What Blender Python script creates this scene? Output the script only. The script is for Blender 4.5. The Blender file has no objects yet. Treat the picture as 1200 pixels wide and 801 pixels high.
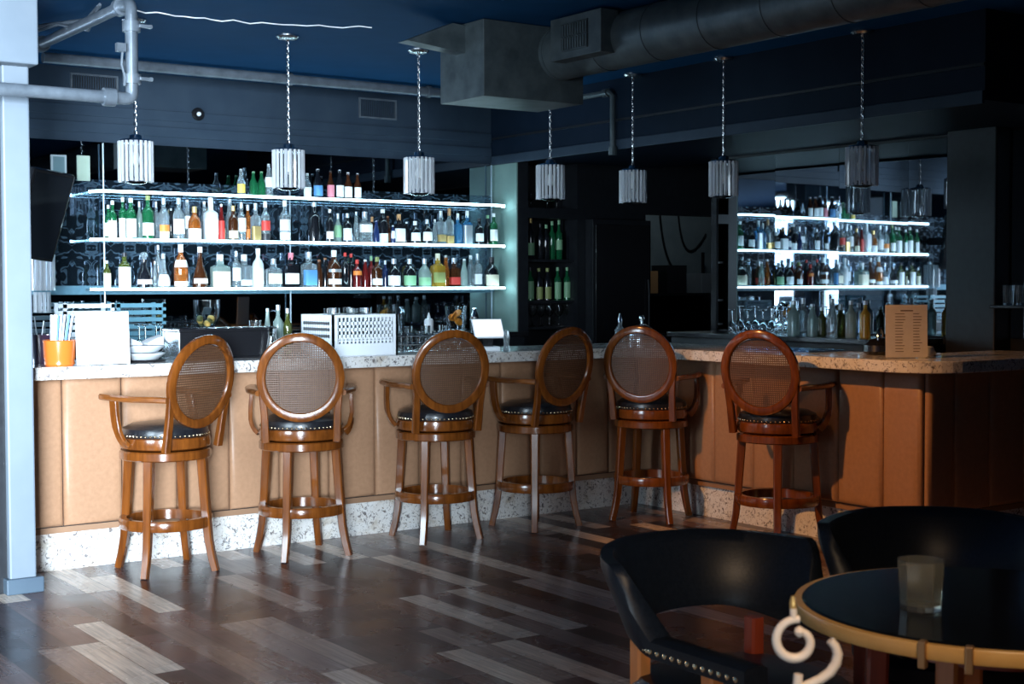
import bpy, math, random
from mathutils import Vector as V, Matrix
from math import pi, sin, cos, radians as rad
random.seed(7)
SC = bpy.context.scene
COL = SC.collection
# ------------------------------------------------------------------ camera, light, exposure
FPX, CAMH = 1667.0, 1.45
YAW, PIT, ROL = 0.6095, 0.0392, -0.0024
FW = V((sin(YAW)*cos(PIT), cos(YAW)*cos(PIT), -sin(PIT)))
R0 = V((cos(YAW), -sin(YAW), 0)); U0 = R0.cross(FW)
RT = R0*cos(ROL)+U0*sin(ROL); UP = U0*cos(ROL)-R0*sin(ROL)
CAM = V((0, 0, CAMH))
cd = bpy.data.cameras.new('camera'); cam = bpy.data.objects.new('camera', cd); COL.objects.link(cam)
cd.sensor_width = 36; cd.lens = 36*FPX/1200; cd.clip_start = .05
cam.matrix_world = Matrix(((RT.x, UP.x, -FW.x, 0), (RT.y, UP.y, -FW.y, 0), (RT.z, UP.z, -FW.z, CAMH), (0, 0, 0, 1)))
cd.dof.use_dof = True; cd.dof.focus_distance = 8.2; cd.dof.aperture_fstop = 8
SC.camera = cam
SC.view_settings.view_transform = 'Standard'; SC.view_settings.look = 'None'
SC.view_settings.gamma = 1; SC.view_settings.use_curve_mapping = False
SC.view_settings.exposure = 0.0
w = bpy.data.worlds.new('world'); SC.world = w; w.use_nodes = True
w.node_tree.nodes['Background'].inputs[0].default_value = (.25, .45, .8, 1)
w.node_tree.nodes['Background'].inputs[1].default_value = .3

def area(name, loc, target, sx, sy, power, col, spread=180):
    d = bpy.data.lights.new(name, 'AREA'); d.shape = 'RECTANGLE'; d.size = sx; d.size_y = sy
    d.energy = power; d.color = col; d.spread = rad(spread)
    o = bpy.data.objects.new(name, d); COL.objects.link(o); o.location = loc
    o.rotation_euler = (V(target)-V(loc)).to_track_quat('-Z', 'Y').to_euler()
    return o
# daylight through the street window behind the camera and the side window on the left
area('daylight_rear', (-2.6, -2.75, 1.6), (-.50, 7.2, .95), 2.6, 2.2, 720, (.72, .87, 1.0), 49)
area('daylight_left', (-1.35, 4.9, 1.75), (3.5, 8.5, 1.6), 2.2, 2.0, 66, (.68, .86, 1.0), 58)
# warm downlight over the tables on the right
def spot(name, loc, target, power, col, size, blend=.6, rad_=.06):
    d = bpy.data.lights.new(name, 'SPOT'); d.energy = power; d.color = col; d.spot_size = rad(size); d.spot_blend = blend; d.shadow_soft_size = rad_
    o = bpy.data.objects.new(name, d); COL.objects.link(o); o.location = loc
    o.rotation_euler = (V(target)-V(loc)).to_track_quat('-Z', 'Y').to_euler()
spot('warm_downlight', (2.5, 5.35, 2.86), (6.1, 5.60, .28), 430, (1.0, .45, .13), 40)
spot('warm_table_downlight', (1.1, .2, 2.8), (2.15, 1.95, .55), 190, (1.0, .70, .44), 44, .6, .3)

# ------------------------------------------------------------------ pixel helpers (points of the photograph on real planes)
def ray(px, py): return FW + RT*((px-600)/FPX) - UP*((py-400.5)/FPX)
def on(px, py, axis, c):
    d = ray(px, py); return CAM + d*((c-CAM[axis])/d[axis])
def along(px, axis, c, z):            # point of the line (axis = c, height z) seen in column px
    k = (px-600)/FPX; n = RT-FW*k; j = 1-axis
    s = -(n[axis]*c+n[2]*(z-CAMH))/n[j]
    p = V((0, 0, z)); p[axis] = c; p[j] = s; return p
def dist(p): return (p-CAM).dot(FW)

# ------------------------------------------------------------------ materials
MATS = {}
def nodes(m): m.use_nodes = True; return m.node_tree.nodes, m.node_tree.links
def mat(name, col, rough=.5, metal=0, trans=0, ior=1.45, emit=None, estr=0, coat=0, spec=.5, alpha=1):
    if name in MATS: return MATS[name]
    m = bpy.data.materials.new(name); n, l = nodes(m); b = n['Principled BSDF']
    b.inputs['Base Color'].default_value = (*col, 1); b.inputs['Roughness'].default_value = rough
    b.inputs['Metallic'].default_value = metal; b.inputs['Transmission Weight'].default_value = trans
    b.inputs['IOR'].default_value = ior; b.inputs['Coat Weight'].default_value = coat
    b.inputs['Coat Roughness'].default_value = .08
    b.inputs['Specular IOR Level'].default_value = spec
    if emit: b.inputs['Emission Color'].default_value = (*emit, 1); b.inputs['Emission Strength'].default_value = estr
    MATS[name] = m; return m
def ramp(n, stops, interp='LINEAR'):
    r = n.new('ShaderNodeValToRGB'); r.color_ramp.interpolation = interp
    e = r.color_ramp.elements
    while len(e) < len(stops): e.new(.5)
    for el, (p, c) in zip(e, stops): el.position = p; el.color = (*c, 1)
    return r
def mix(n, l, fac, a, b):
    x = n.new('ShaderNodeMix'); x.data_type = 'RGBA'
    for s, val in ((0, fac), (6, a), (7, b)):
        if isinstance(val, (int, float)): x.inputs[s].default_value = val
        elif isinstance(val, tuple): x.inputs[s].default_value = (*val, 1)
        else: l.new(val, x.inputs[s])
    return x.outputs[2]
def mapped(n, l, scale, src='Object', rot=(0, 0, 0)):
    t = n.new('ShaderNodeTexCoord'); mp = n.new('ShaderNodeMapping'); mp.inputs['Scale'].default_value = scale; mp.inputs['Rotation'].default_value = rot
    l.new(t.outputs[src], mp.inputs[0]); return mp.outputs[0]
def noise(n, l, vec, scale, detail=4, rough=.55, dist_=0):
    x = n.new('ShaderNodeTexNoise'); x.inputs['Scale'].default_value = scale; x.inputs['Detail'].default_value = detail
    x.inputs['Roughness'].default_value = rough; x.inputs['Distortion'].default_value = dist_; l.new(vec, x.inputs['Vector']); return x
def bump(n, l, b, h, s=.2, d=.01):
    x = n.new('ShaderNodeBump'); x.inputs['Strength'].default_value = s; x.inputs['Distance'].default_value = d
    l.new(h, x.inputs['Height']); l.new(x.outputs[0], b.inputs['Normal'])
def noisy(name, c0, c1, scale, stretch=(1, 1, 1), rough=.5, bumps=0, coat=0, detail=5, lo=.3, hi=.7, metal=0, spec=.5):
    m = mat(name, c0, rough, metal, coat=coat, spec=spec); n, l = nodes(m); b = n['Principled BSDF']
    x = noise(n, l, mapped(n, l, stretch), scale, detail); r = ramp(n, [(lo, c0), (hi, c1)])
    l.new(x.outputs[0], r.inputs[0]); l.new(r.outputs[0], b.inputs['Base Color'])
    if bumps: bump(n, l, b, x.outputs[0], bumps)
    return m
WOOD = noisy('stool_wood', (.09, .023, .004), (.205, .058, .009), 7, (5, 5, .6), .2, 0, .5)
ARMW = noisy('armrest_wood', (.115, .033, .007), (.23, .072, .014), 8, (4, .7, 4), .26, 0, .5)
CANE = noisy('woven_cane', (.075, .032, .015), (.12, .054, .026), 60, rough=.5)
LEATHER = noisy('black_leather', (.006, .006, .008), (.016, .016, .02), 90, rough=.3, bumps=.15, coat=.2)
CLUB = noisy('club_leather', (.006, .009, .014), (.012, .016, .023), 120, rough=.36, bumps=.04, coat=.0, spec=.28)
BRASS = mat('brass_nail', (.85, .68, .42), .25, 1)
STEEL = mat('steel', (.62, .64, .66), .25, 1)
CHROME = mat('chrome', (.8, .82, .85), .12, 1)
VINYL = noisy('tan_vinyl', (.35, .19, .108), (.41, .225, .13), 40, rough=.42, bumps=.06)
STRIP = mat('brown_strip', (.30, .17, .10), .5)
BLACK = noisy('black_paint', (.008, .009, .012), (.014, .016, .02), 20, rough=.4)
GLOSSBLK = mat('black_plastic', (.010, .010, .012), .25, coat=.3)
BLUECAST = noisy('bluecast_wall_paint', (.027, .043, .066), (.036, .054, .078), 6, rough=.42, spec=.2)  # dark wall; the blue cast of the shadows is put into its colour
CEIL = noisy('bluelit_ceiling_paint', (.006, .058, .15), (.008, .066, .17), 5, rough=.7, spec=.08)  # blue spill of the shelf LEDs put into the ceiling colour
SAGE = noisy('sage_wall_paint', (.19, .30, .27), (.22, .33, .30), 8, rough=.6)
PILLAR = noisy('pillar_paint', (.135, .165, .20), (.155, .185, .22), 5, rough=.5)
DUCT = noisy('galvanised_duct', (.055, .072, .080), (.11, .135, .145), 9, rough=.45, metal=.4)
PIPE = noisy('painted_pipe', (.10, .12, .145), (.17, .20, .235), 14, rough=.3, metal=.3)
WHITE = mat('white_plastic', (.80, .84, .88), .4)
PAPER = mat('white_paper', (.85, .87, .9), .6)
KRAFT = noisy('kraft_paper', (.60, .58, .60), (.66, .64, .66), 30, rough=.7)
INK = mat('ink', (.10, .07, .06), .7)
ORANGE = mat('orange_glaze', (.75, .17, .025), .25, coat=.4)
CREAM = mat('cream_enamel', (.85, .70, .55), .35)
CLEAR = mat('clear_glass', (.93, .97, .98), .02, trans=1, ior=1.45)
SHELFG = mat('shelf_glass', (.75, .93, .97), .04, trans=.9, ior=1.3)
CRYSTAL = mat('crystal', (.93, .96, 1.0), .04, trans=.62, ior=1.5, spec=.9)
CLOTH = noisy('white_linen', (.75, .78, .82), (.85, .87, .9), 30, rough=.8)
DARKWOOD = noisy('red_wood', (.30, .045, .02), (.42, .075, .03), 10, (4, 4, .6), .3, 0, .4)
ORWOOD = noisy('orange_wood', (.70, .20, .045), (.80, .26, .07), 10, (4, 4, .6), .3, 0, .4)
EDGE = noisy('table_edge_wood', (.66, .36, .10), (.78, .46, .14), 10, rough=.35)
TTOP = mat('table_top_black', (.004, .005, .007), .12, spec=.3)
LED = mat('led_strip', (.8, .95, 1), .4, emit=(.55, .86, 1.0), estr=18)
SKYP = mat('daylit_pane', (.5, .6, .7), .5, emit=(.70, .86, 1.0), estr=.3)
GREYWALL = noisy('back_room_plaster', (.20, .25, .27), (.26, .31, .33), 6, rough=.8)
def stone():
    m = mat('speckled_stone', (.7, .68, .64), .18, coat=.3); n, l = nodes(m); b = n['Principled BSDF']
    vec = mapped(n, l, (1, 1, 1))
    a = noise(n, l, vec, 7, 6, .6, .6); r = ramp(n, [(.30, (.50, .42, .33)), (.42, (.74, .70, .66)), (.7, (.80, .79, .78))]); l.new(a.outputs[0], r.inputs[0])
    s = noise(n, l, vec, 32, 8, .72, 1.2); k = ramp(n, [(.545, (0, 0, 0)), (.60, (1, 1, 1))]); l.new(s.outputs[0], k.inputs[0])
    o = mix(n, l, k.outputs[0], r.outputs[0], (.16, .14, .14))
    s2 = noise(n, l, vec, 90, 4, .6, .3); k2 = ramp(n, [(.60, (0, 0, 0)), (.66, (1, 1, 1))]); l.new(s2.outputs[0], k2.inputs[0])
    l.new(mix(n, l, k2.outputs[0], o, (.28, .22, .17)), b.inputs['Base Color']); return m
STONE = stone()
def planks():
    m = mat('plank_floor', (.2, .15, .12), .3); n, l = nodes(m); b = n['Principled BSDF']
    vec = mapped(n, l, (1, 1, 1), rot=(0, 0, pi/2))
    def brick(off, freq):
        k = n.new('ShaderNodeTexBrick'); k.inputs['Scale'].default_value = 1; k.inputs['Brick Width'].default_value = .95
        k.inputs['Row Height'].default_value = .128; k.inputs['Mortar Size'].default_value = .0016; k.inputs['Mortar Smooth'].default_value = .1
        k.offset = off; k.offset_frequency = freq; k.squash = 1.0
        k.inputs['Color1'].default_value = (0, 0, 0, 1); k.inputs['Color2'].default_value = (1, 1, 1, 1); k.inputs['Mortar'].default_value = (.5, .5, .5, 1)
        k.inputs['Bias'].default_value = 0
        l.new(vec, k.inputs['Vector']); return k
    k = brick(.37, 3)
    r = ramp(n, interp='CONSTANT', stops=[(0, (0.026, 0.018, 0.024)), (.18, (0.077, 0.049, 0.055)), (.28, (0.192, 0.125, 0.106)), (.36, (0.058, 0.044, 0.053)), (.46, (0.218, 0.173, 0.165)), (.54, (0.512, 0.422, 0.370)), (.63, (0.141, 0.087, 0.082)), (.72, (0.307, 0.243, 0.218)), (.81, (0.640, 0.538, 0.455)), (.93, (0.109, 0.061, 0.059))])
    l.new(k.outputs['Color'], r.inputs[0])
    g = noise(n, l, mapped(n, l, (16, .7, 1)), 4, 8, .68, .15); gr = ramp(n, [(.25, (.4, .4, .4)), (.75, (1.5, 1.45, 1.4))]); l.new(g.outputs[0], gr.inputs[0])
    mu = n.new('ShaderNodeMix'); mu.data_type = 'RGBA'; mu.blend_type = 'MULTIPLY'; mu.inputs[0].default_value = 1
    l.new(r.outputs[0], mu.inputs[6]); l.new(gr.outputs[0], mu.inputs[7])
    l.new(mix(n, l, k.outputs['Fac'], mu.outputs[2], (.02, .015, .012)), b.inputs['Base Color'])
    g2 = noise(n, l, mapped(n, l, (1, 1, 1)), 2.5, 4); rr = ramp(n, [(.3, (.20, .20, .20)), (.75, (.36, .36, .36))]); l.new(g2.outputs[0], rr.inputs[0]); l.new(rr.outputs[0], b.inputs['Roughness'])
    bump(n, l, b, k.outputs['Fac'], .25, -.002); return m
PLANK = planks()
def mirror(name, damask):
    m = mat(name, (.32, .37, .41), .02, 1); n, l = nodes(m); b = n['Principled BSDF']
    if damask:  # reflection of damask wallpaper painted onto the mirror as a pattern
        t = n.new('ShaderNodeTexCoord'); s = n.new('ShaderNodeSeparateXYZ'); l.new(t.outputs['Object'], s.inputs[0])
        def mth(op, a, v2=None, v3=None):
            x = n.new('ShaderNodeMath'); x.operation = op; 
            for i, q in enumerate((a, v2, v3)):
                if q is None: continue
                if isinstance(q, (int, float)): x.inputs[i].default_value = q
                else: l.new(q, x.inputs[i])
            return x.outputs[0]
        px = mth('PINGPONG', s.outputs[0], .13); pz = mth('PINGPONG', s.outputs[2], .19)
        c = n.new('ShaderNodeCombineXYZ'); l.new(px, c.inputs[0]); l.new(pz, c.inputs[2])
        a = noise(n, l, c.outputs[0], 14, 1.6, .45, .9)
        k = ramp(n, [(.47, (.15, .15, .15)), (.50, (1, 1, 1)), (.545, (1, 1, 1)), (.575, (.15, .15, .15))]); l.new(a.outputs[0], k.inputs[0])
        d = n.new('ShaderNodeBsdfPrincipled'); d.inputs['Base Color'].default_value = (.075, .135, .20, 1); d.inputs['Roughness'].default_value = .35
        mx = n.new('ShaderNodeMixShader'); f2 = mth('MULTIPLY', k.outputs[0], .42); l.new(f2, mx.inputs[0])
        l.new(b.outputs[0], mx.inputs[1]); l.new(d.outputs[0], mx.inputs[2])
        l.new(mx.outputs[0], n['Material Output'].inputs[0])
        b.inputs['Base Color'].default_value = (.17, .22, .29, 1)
    return m
MIRROR = mirror('smoked_mirror', False); DAMASK_REFL = mirror('damask_reflection_mirror', True)

# ------------------------------------------------------------------ mesh helpers
class MB:
    def __init__(s): s.v = []; s.f = []
    def add(s, vs, fs, M=None):
        o = len(s.v); s.v += [tuple(M @ V(p)) if M else tuple(p) for p in vs]; s.f += [tuple(i+o for i in f) for f in fs]; return s
    def box(s, a, b, M=None):
        (x0, y0, z0), (x1, y1, z1) = a, b
        return s.add([(x0, y0, z0), (x1, y0, z0), (x1, y1, z0), (x0, y1, z0), (x0, y0, z1), (x1, y0, z1), (x1, y1, z1), (x0, y1, z1)],
                     [(0, 3, 2, 1), (4, 5, 6, 7), (0, 1, 5, 4), (1, 2, 6, 5), (2, 3, 7, 6), (3, 0, 4, 7)], M)
    def loops(s, L, closed=False, caps=True, M=None):          # rings of equal vertex count joined
        n = len(L[0]); vs = [p for r in L for p in r]; fs = []; m = len(L)
        for i in range(m if closed else m-1):
            for j in range(n):
                a, b = i*n+j, i*n+(j+1) % n; c, d = ((i+1) % m)*n+(j+1) % n, ((i+1) % m)*n+j
                fs.append((a, b, c, d))
        if caps and not closed: fs += [tuple(range(n))[::-1], tuple((m-1)*n+j for j in range(n))]
        return s.add(vs, fs, M)
    def lathe(s, prof, n=16, M=None, e=2.0, caps=True, closed=False, sx=1, sy=1):
        L = []
        for r, z in prof:
            ring = []
            for j in range(n):
                a = 2*pi*(j+.5)/n if e > 2 else 2*pi*j/n; ca, sa = cos(a), sin(a)
                k = (abs(ca)**e+abs(sa)**e)**(-1/e)
                ring.append((r*ca*k*sx, r*sa*k*sy, z))
            L.append(ring)
        return s.loops(L, closed, caps, M)
    def tube(s, pts, r, n=8, closed=False, M=None):
        pts = [V(p) for p in pts]; L = []; m = len(pts); nrm = None
        for i, p in enumerate(pts):
            q0 = pts[(i-1) % m] if (closed or i) else p; q1 = pts[(i+1) % m] if (closed or i < m-1) else p
            t = (q1-q0).normalized()
            if nrm is None: nrm = t.orthogonal().normalized()
            nrm = (nrm-t*nrm.dot(t)); nrm = nrm.normalized() if nrm.length > 1e-6 else t.orthogonal().normalized()
            bn = t.cross(nrm); rr = r[i] if isinstance(r, (list, tuple)) else r
            L.append([p+nrm*(rr*cos(2*pi*j/n))+bn*(rr*sin(2*pi*j/n)) for j in range(n)])
        return s.loops(L, closed, True, M)
    def sweep(s, pts, sec, side, closed=False, M=None):        # sec: (a,b) offsets along side x tangent frame; side: vector or list
        pts = [V(p) for p in pts]; m = len(pts); L = []
        for i, p in enumerate(pts):
            q0 = pts[(i-1) % m] if (closed or i) else p; q1 = pts[(i+1) % m] if (closed or i < m-1) else p
            t = (q1-q0).normalized(); sd = V(side[i] if isinstance(side, list) else side); sd = (sd-t*sd.dot(t)).normalized(); bn = t.cross(sd)
            sc = sec(i/(m-1)) if callable(sec) else sec
            L.append([p+sd*a+bn*b for a, b in sc])
        return s.loops(L, closed, True, M)
    def prism(s, poly, z0, z1, M=None):
        n = len(poly)
        return s.add([(x, y, z0) for x, y in poly]+[(x, y, z1) for x, y in poly],
                     [tuple(range(n))[::-1], tuple(range(n, 2*n))]+[(i, (i+1) % n, n+(i+1) % n, n+i) for i in range(n)], M)
    def build(s, name, m, parent=None, loc=None, rz=0, smooth=35, bevel=0, seg=2):
        me = bpy.data.meshes.new(name); me.from_pydata(s.v, [], s.f); me.validate(); me.update()
        if smooth:
            me.polygons.foreach_set('use_smooth', [True]*len(me.polygons)); me.set_sharp_from_angle(angle=rad(smooth))
        else: me.polygons.foreach_set('use_smooth', [False]*len(me.polygons))
        me.materials.append(m)
        o = bpy.data.objects.new(name, me); COL.objects.link(o)
        if parent: o.parent = parent
        if loc is not None: o.location = loc
        o.rotation_euler.z = rz
        if bevel:
            b = o.modifiers.new('bevel', 'BEVEL'); b.width = bevel; b.segments = seg; b.limit_method = 'ANGLE'; b.angle_limit = rad(40)
        return o
def rrect(a, b, r=.3):                # rounded rectangle section, half sizes a, b
    k = min(a, b)*r
    return [(a-k, -b), (a, -b+k), (a, b-k), (a-k, b), (-a+k, b), (-a, b-k), (-a, -b+k), (-a+k, -b)]
def tag(o, label, cat, group=None):
    o['label'] = label; o['category'] = cat
    if group: o['group'] = group
    return o
def thing(name, label, cat, loc=(0, 0, 0), rz=0, group=None):
    o = bpy.data.objects.new(name, None); o.empty_display_size = .1; COL.objects.link(o)
    o.location = loc; o.rotation_euler.z = rz; return tag(o, label, cat, group)
def struct(name, mb, m, **k):
    o = mb.build(name, m, **k); o['kind'] = 'structure'; return o
def T(x, y, z, rz=0, rx=0, ry=0): return Matrix.Translation((x, y, z)) @ Matrix.Rotation(rz, 4, 'Z') @ Matrix.Rotation(rx, 4, 'X') @ Matrix.Rotation(ry, 4, 'Y')
def copy_tree(o, parent=None):
    c = o.copy(); COL.objects.link(c)
    if parent: c.parent = parent
    for ch in list(o.children): copy_tree(ch, c)
    return c
def bez(p0, p1, p2, p3, n=10):
    p0, p1, p2, p3 = map(V, (p0, p1, p2, p3)); out = []
    for i in range(n+1):
        t = i/n; out.append(p0*(1-t)**3+p1*3*t*(1-t)**2+p2*3*t*t*(1-t)+p3*t**3)
    return out

# ------------------------------------------------------------------ structure
CZ = 2.895                                   # ceiling height
VB, UJ = 9.35, 6.33                          # back wall, return wall
struct('floor', MB().box((-4.2, -3.2, -.08), (11.5, 12.2, 0)), PLANK, smooth=0)
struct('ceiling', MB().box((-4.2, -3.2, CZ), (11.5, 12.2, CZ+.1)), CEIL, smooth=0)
struct('wall_back', MB().box((-4.2, VB, 0), (UJ, VB+.12, CZ)), BLUECAST, smooth=0)
struct('wall_rear', MB().box((-4.2, -3.2, 0), (11.5, -3.1, .5)).box((-4.2, -3.2, 2.7), (11.5, -3.1, CZ)).box((-1.2, -3.2, .5), (11.5, -3.1, 2.7)).box((-4.2, -3.2, .5), (-4.0, -3.1, 2.7)), BLUECAST, smooth=0)
struct('wall_left', MB().box((-1.65, 3.4, 0), (-1.5, VB, .7)).box((-1.65, 3.4, 2.75), (-1.5, VB, CZ)).box((-1.65, 6.1, .7), (-1.5, VB, 2.75)).box((-1.65, 3.4, .7), (-1.5, 3.75, 2.75)), BLUECAST, smooth=0)
struct('wall_far_left', MB().box((-4.2, -3.1, 0), (-4.1, 3.4, CZ)).box((-4.1, 3.3, 0), (-1.5, 3.4, CZ)), BLUECAST, smooth=0)
struct('wall_right', MB().box((11.4, -3.1, 0), (11.5, 12.2, CZ)), BLUECAST, smooth=0)
def window(name, a, b, axis):
    f = MB(); (x0, y0, z0), (x1, y1, z1) = a, b; t = .05
    if axis == 1:
        f.box((x0, y0, z0), (x1, y1, z0+t)).box((x0, y0, z1-t), (x1, y1, z1)).box((x0, y0, z0+t), (x0+t, y1, z1-t)).box((x1-t, y0, z0+t), (x1, y1, z1-t)).box(((x0+x1)/2-.02, y0, z0+t), ((x0+x1)/2+.02, y1, z1-t))
        p = MB().box((x0+t, (y0+y1)/2-.005, z0+t), (x1-t, (y0+y1)/2, z1-t))
    else:
        f.box((x0, y0, z0), (x1, y1, z0+t)).box((x0, y0, z1-t), (x1, y1, z1)).box((x0, y0, z0+t), (x1, y0+t, z1-t)).box((x0, y1-t, z0+t), (x1, y1, z1-t)).box((x0, (y0+y1)/2-.02, z0+t), (x1, (y0+y1)/2+.02, z1-t))
        p = MB().box(((x0+x1)/2-.005, y0+t, z0+t), ((x0+x1)/2, y1-t, z1-t))
    o = struct(name, f, BLACK, smooth=0); p.build('window_pane', SKYP, o, smooth=0)
window('window_1', (-4.0, -3.2, .5), (-1.2, -3.12, 2.7), 1)
window('window_2', (-1.65, 3.75, .7), (-1.57, 6.1, 2.75), 0)
# mirrored back wall below the plain painted band, with its ledge
struct('trim_1', MB().box((.5, VB-.02, 1.46), (UJ-.002, VB-.002, 2.16)), DAMASK_REFL, smooth=0)
struct('trim_10', MB().box((.5, VB-.02, 2.161), (UJ-.002, VB-.002, 2.41)), MIRROR, smooth=0)
struct('trim_2', MB().box((.5, VB-.02, 1.08), (UJ-.002, VB-.002, 1.40)), MIRROR, smooth=0)
struct('trim_3', MB().box((.5, VB-.045, 1.40), (UJ-.002, VB-.002, 1.46)), noisy('teal_ledge', (.10, .22, .30), (.13, .26, .34), 9, rough=.4), smooth=0, bevel=.006)
for i, zz in enumerate((2.47, 2.58)):
    struct('trim_%d' % (4+i), MB().box((.5, VB-.012, zz), (UJ-.002, VB-.002, zz+.07)), BLUECAST, smooth=0, bevel=.004)
# return wall, wine niche wall, cold store front, passage and back room
struct('wall_return', MB().box((UJ, 9.0, 0), (UJ+.012, VB+.12, 2.42)), SAGE, smooth=0)
struct('wall_niche', MB().box((UJ+.012, 9.0, 0), (6.44, 9.42, 2.42)).box((6.92, 9.0, 0), (6.99, 9.42, 2.42)).box((6.44, 9.36, 0), (6.92, 9.42, 2.42)).box((6.44, 9.0, 0), (6.92, 9.36, .95)).box((6.44, 9.0, 1.98), (6.92, 9.36, 2.06)), BLACK, smooth=0)
struct('wall_passage', MB().box((6.99, 9.0, 0), (7.63, 9.42, CZ)).box((8.5, 9.0, 0), (11.4, 9.1, CZ)).box((7.63, 9.0, 2.04), (8.5, 9.1, CZ)), BLACK, smooth=0)
struct('wall_back_room', MB().box((6.5, 11.3, 0), (11.4, 11.4, CZ)), GREYWALL, smooth=0)
struct('wall_back_room_side', MB().box((7.0, 9.42, 0), (7.1, 11.3, CZ)), BLACK, smooth=0)
# dropped soffit above the service side
sof = MB().box((UJ, 4.73, 2.42), (7.75, 9.0, CZ)).box((UJ, 9.0, 2.42), (7.75, 9.5, CZ))
struct('ceiling_soffit', sof, noisy('bluelit_soffit_paint', (.006, .013, .026), (.009, .017, .032), 6, rough=.5, spec=.12), smooth=0)  # soffit colour carries the blue light from the shelves
struct('trim_6', MB().box((UJ-.02, 4.73, 2.40), (UJ, VB-.03, 2.47)), BLUECAST, smooth=0, bevel=.004)
struct('trim_7', MB().box((UJ-.012, 4.73, 2.60), (UJ, VB-.03, 2.615)), BLACK, smooth=0)
# faceted mirror wall behind the right-hand counter
P = V((7.5, 8.003)); CA = CAM.xy
back = MB(); k7 = 1
for (x1, ph) in ((908, 0), (983, 2), (1064, 3.2), (1122, 2.6)):
    nv = V((cos(rad(ph)), sin(rad(ph)))); c = nv.dot(P); d = ray(x1, 300).xy; Q = CA+d*((c-nv.dot(CA))/nv.dot(d))
    q = P+(Q-P)*.997
    struct('mirror_panel_%d' % k7, MB().prism([tuple(P), tuple(q), (q.x+.012, q.y), (P.x+.012, P.y)], 1.12, 2.40), MIRROR, smooth=0); k7 += 1
    P = Q
struct('wall_mirror', MB().prism([(7.50, 8.03), (7.513, 8.03), (7.513, 7.40), (7.55, 6.8), (7.60, 5.86), (7.75, 5.86), (7.75, 8.03)], 0, CZ), BLACK, smooth=0)
struct('trim_8', MB().box((7.49, 8.005, 1.0), (7.52, 8.07, 2.42)), GLOSSBLK, smooth=0, bevel=.004)
struct('wall_pillar_right', MB().box((7.45, 5.48, 0), (7.8, 5.85, CZ)), BLACK, smooth=0, bevel=.01)
struct('mirror_panel_5', MB().box((7.60, 4.3, 1.12), (7.612, 5.47, 2.40)), MIRROR, smooth=0)
struct('wall_mirror_end', MB().box((7.613, 4.3, 0), (7.75, 5.48, CZ)), BLACK, smooth=0)
# left pillar and overhead beam
struct('wall_pillar_left', MB().box((1.87, 6.82, 0), (1.995, 7.0, 2.51)), PILLAR, smooth=0, bevel=.008)
struct('trim_9', MB().box((1.85, 6.80, 0), (2.025, 7.0, .075)), noisy('pillar_base_paint', (.05, .075, .105), (.06, .09, .12), 6, rough=.5), smooth=0, bevel=.006)
struct('wall_post_dark', MB().box((1.60, 6.86, 0), (1.868, 7.0, CZ)), BLACK, smooth=0)
struct('ceiling_beam', MB().box((.2, 6.72, 2.483), (2.012, 7.02, CZ)).box((.2, 6.71, 2.80), (2.018, 7.02, 2.82)), PILLAR, smooth=0, bevel=.008)

# ------------------------------------------------------------------ the bar
bar = thing('bar_counter', 'L-shaped bar front of upright tan padded panels over a speckled stone kick', 'bar')
MB().prism([(1.96, 7.26), (6.08, 7.26), (6.08, 4.90), (7.2, 4.90), (7.2, 5.3), (6.45, 5.3), (6.45, 7.60), (1.96, 7.60)], .225, .993).build('carcass', BLACK, bar, smooth=0)
MB().prism([(1.96, 7.281), (6.103, 7.281), (6.103, 4.93), (7.2, 4.93), (7.2, 5.28), (6.42, 5.28), (6.42, 7.58), (1.96, 7.58)], 0, .193).build('kick_plate', STONE, bar, smooth=0)
MB().prism([(1.96, 7.262), (6.082, 7.262), (6.082, 4.91), (7.2, 4.91), (7.2, 5.28), (6.42, 5.28), (6.42, 7.58), (1.96, 7.58)], .193, .226).build('base_rail', STRIP, bar, smooth=0)
def panel(p0, p1, nrm):              # upholstered panel between two plan points
    a, b, n = V(p0), V(p1), V(nrm); L = (b-a).length; t = (b-a)/L; mb = MB()
    rings = []
    for (ins, out) in ((.003, 0), (.003, .012), (.010, .026), (.026, .032), (.055, .034)):
        rings.append([(a+t*x+n*out).to_3d()+V((0, 0, z)) for x, z in ((ins, .228+ins), (L-ins, .228+ins), (L-ins, .992-ins), (ins, .992-ins))])
    mb.loops(rings, caps=True); return mb.build('front_panel', VINYL, bar, smooth=60)
js = [1.97, 2.26, 2.57, 2.87, 3.17, 3.47, 3.78, 4.08, 4.38, 4.68, 4.97, 5.27, 5.56, 5.82, 6.045]
for a, b in zip(js, js[1:]): panel((a, 7.26), (b, 7.26), (0, -1))
js = [7.225, 6.82, 6.49, 6.15, 5.82, 5.48, 5.16, 4.90]
for a, b in zip(js, js[1:]): panel((6.08, a), (6.08, b), (-1, 0))
js = [6.08, 6.30, 6.60, 6.9, 7.2]
for a, b in zip(js, js[1:]): panel((a, 4.90), (b, 4.90), (0, -1))
poly = [(1.98, 7.015), (5.87, 7.015)]
poly += [(5.87+.30-.30*cos(t), 4.98-.30*sin(t)) for t in [i*pi/2/8 for i in range(9)]]
poly += [(7.3, 4.68), (7.3, 5.34), (6.50, 5.34), (6.50, 7.64), (1.98, 7.64)]
ct = MB().prism(poly, .994, 1.058).build('countertop', STONE, smooth=0, bevel=.006)
tag(ct, 'pale speckled stone countertop running along the whole bar', 'countertop')
ZC = 1.058
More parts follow.
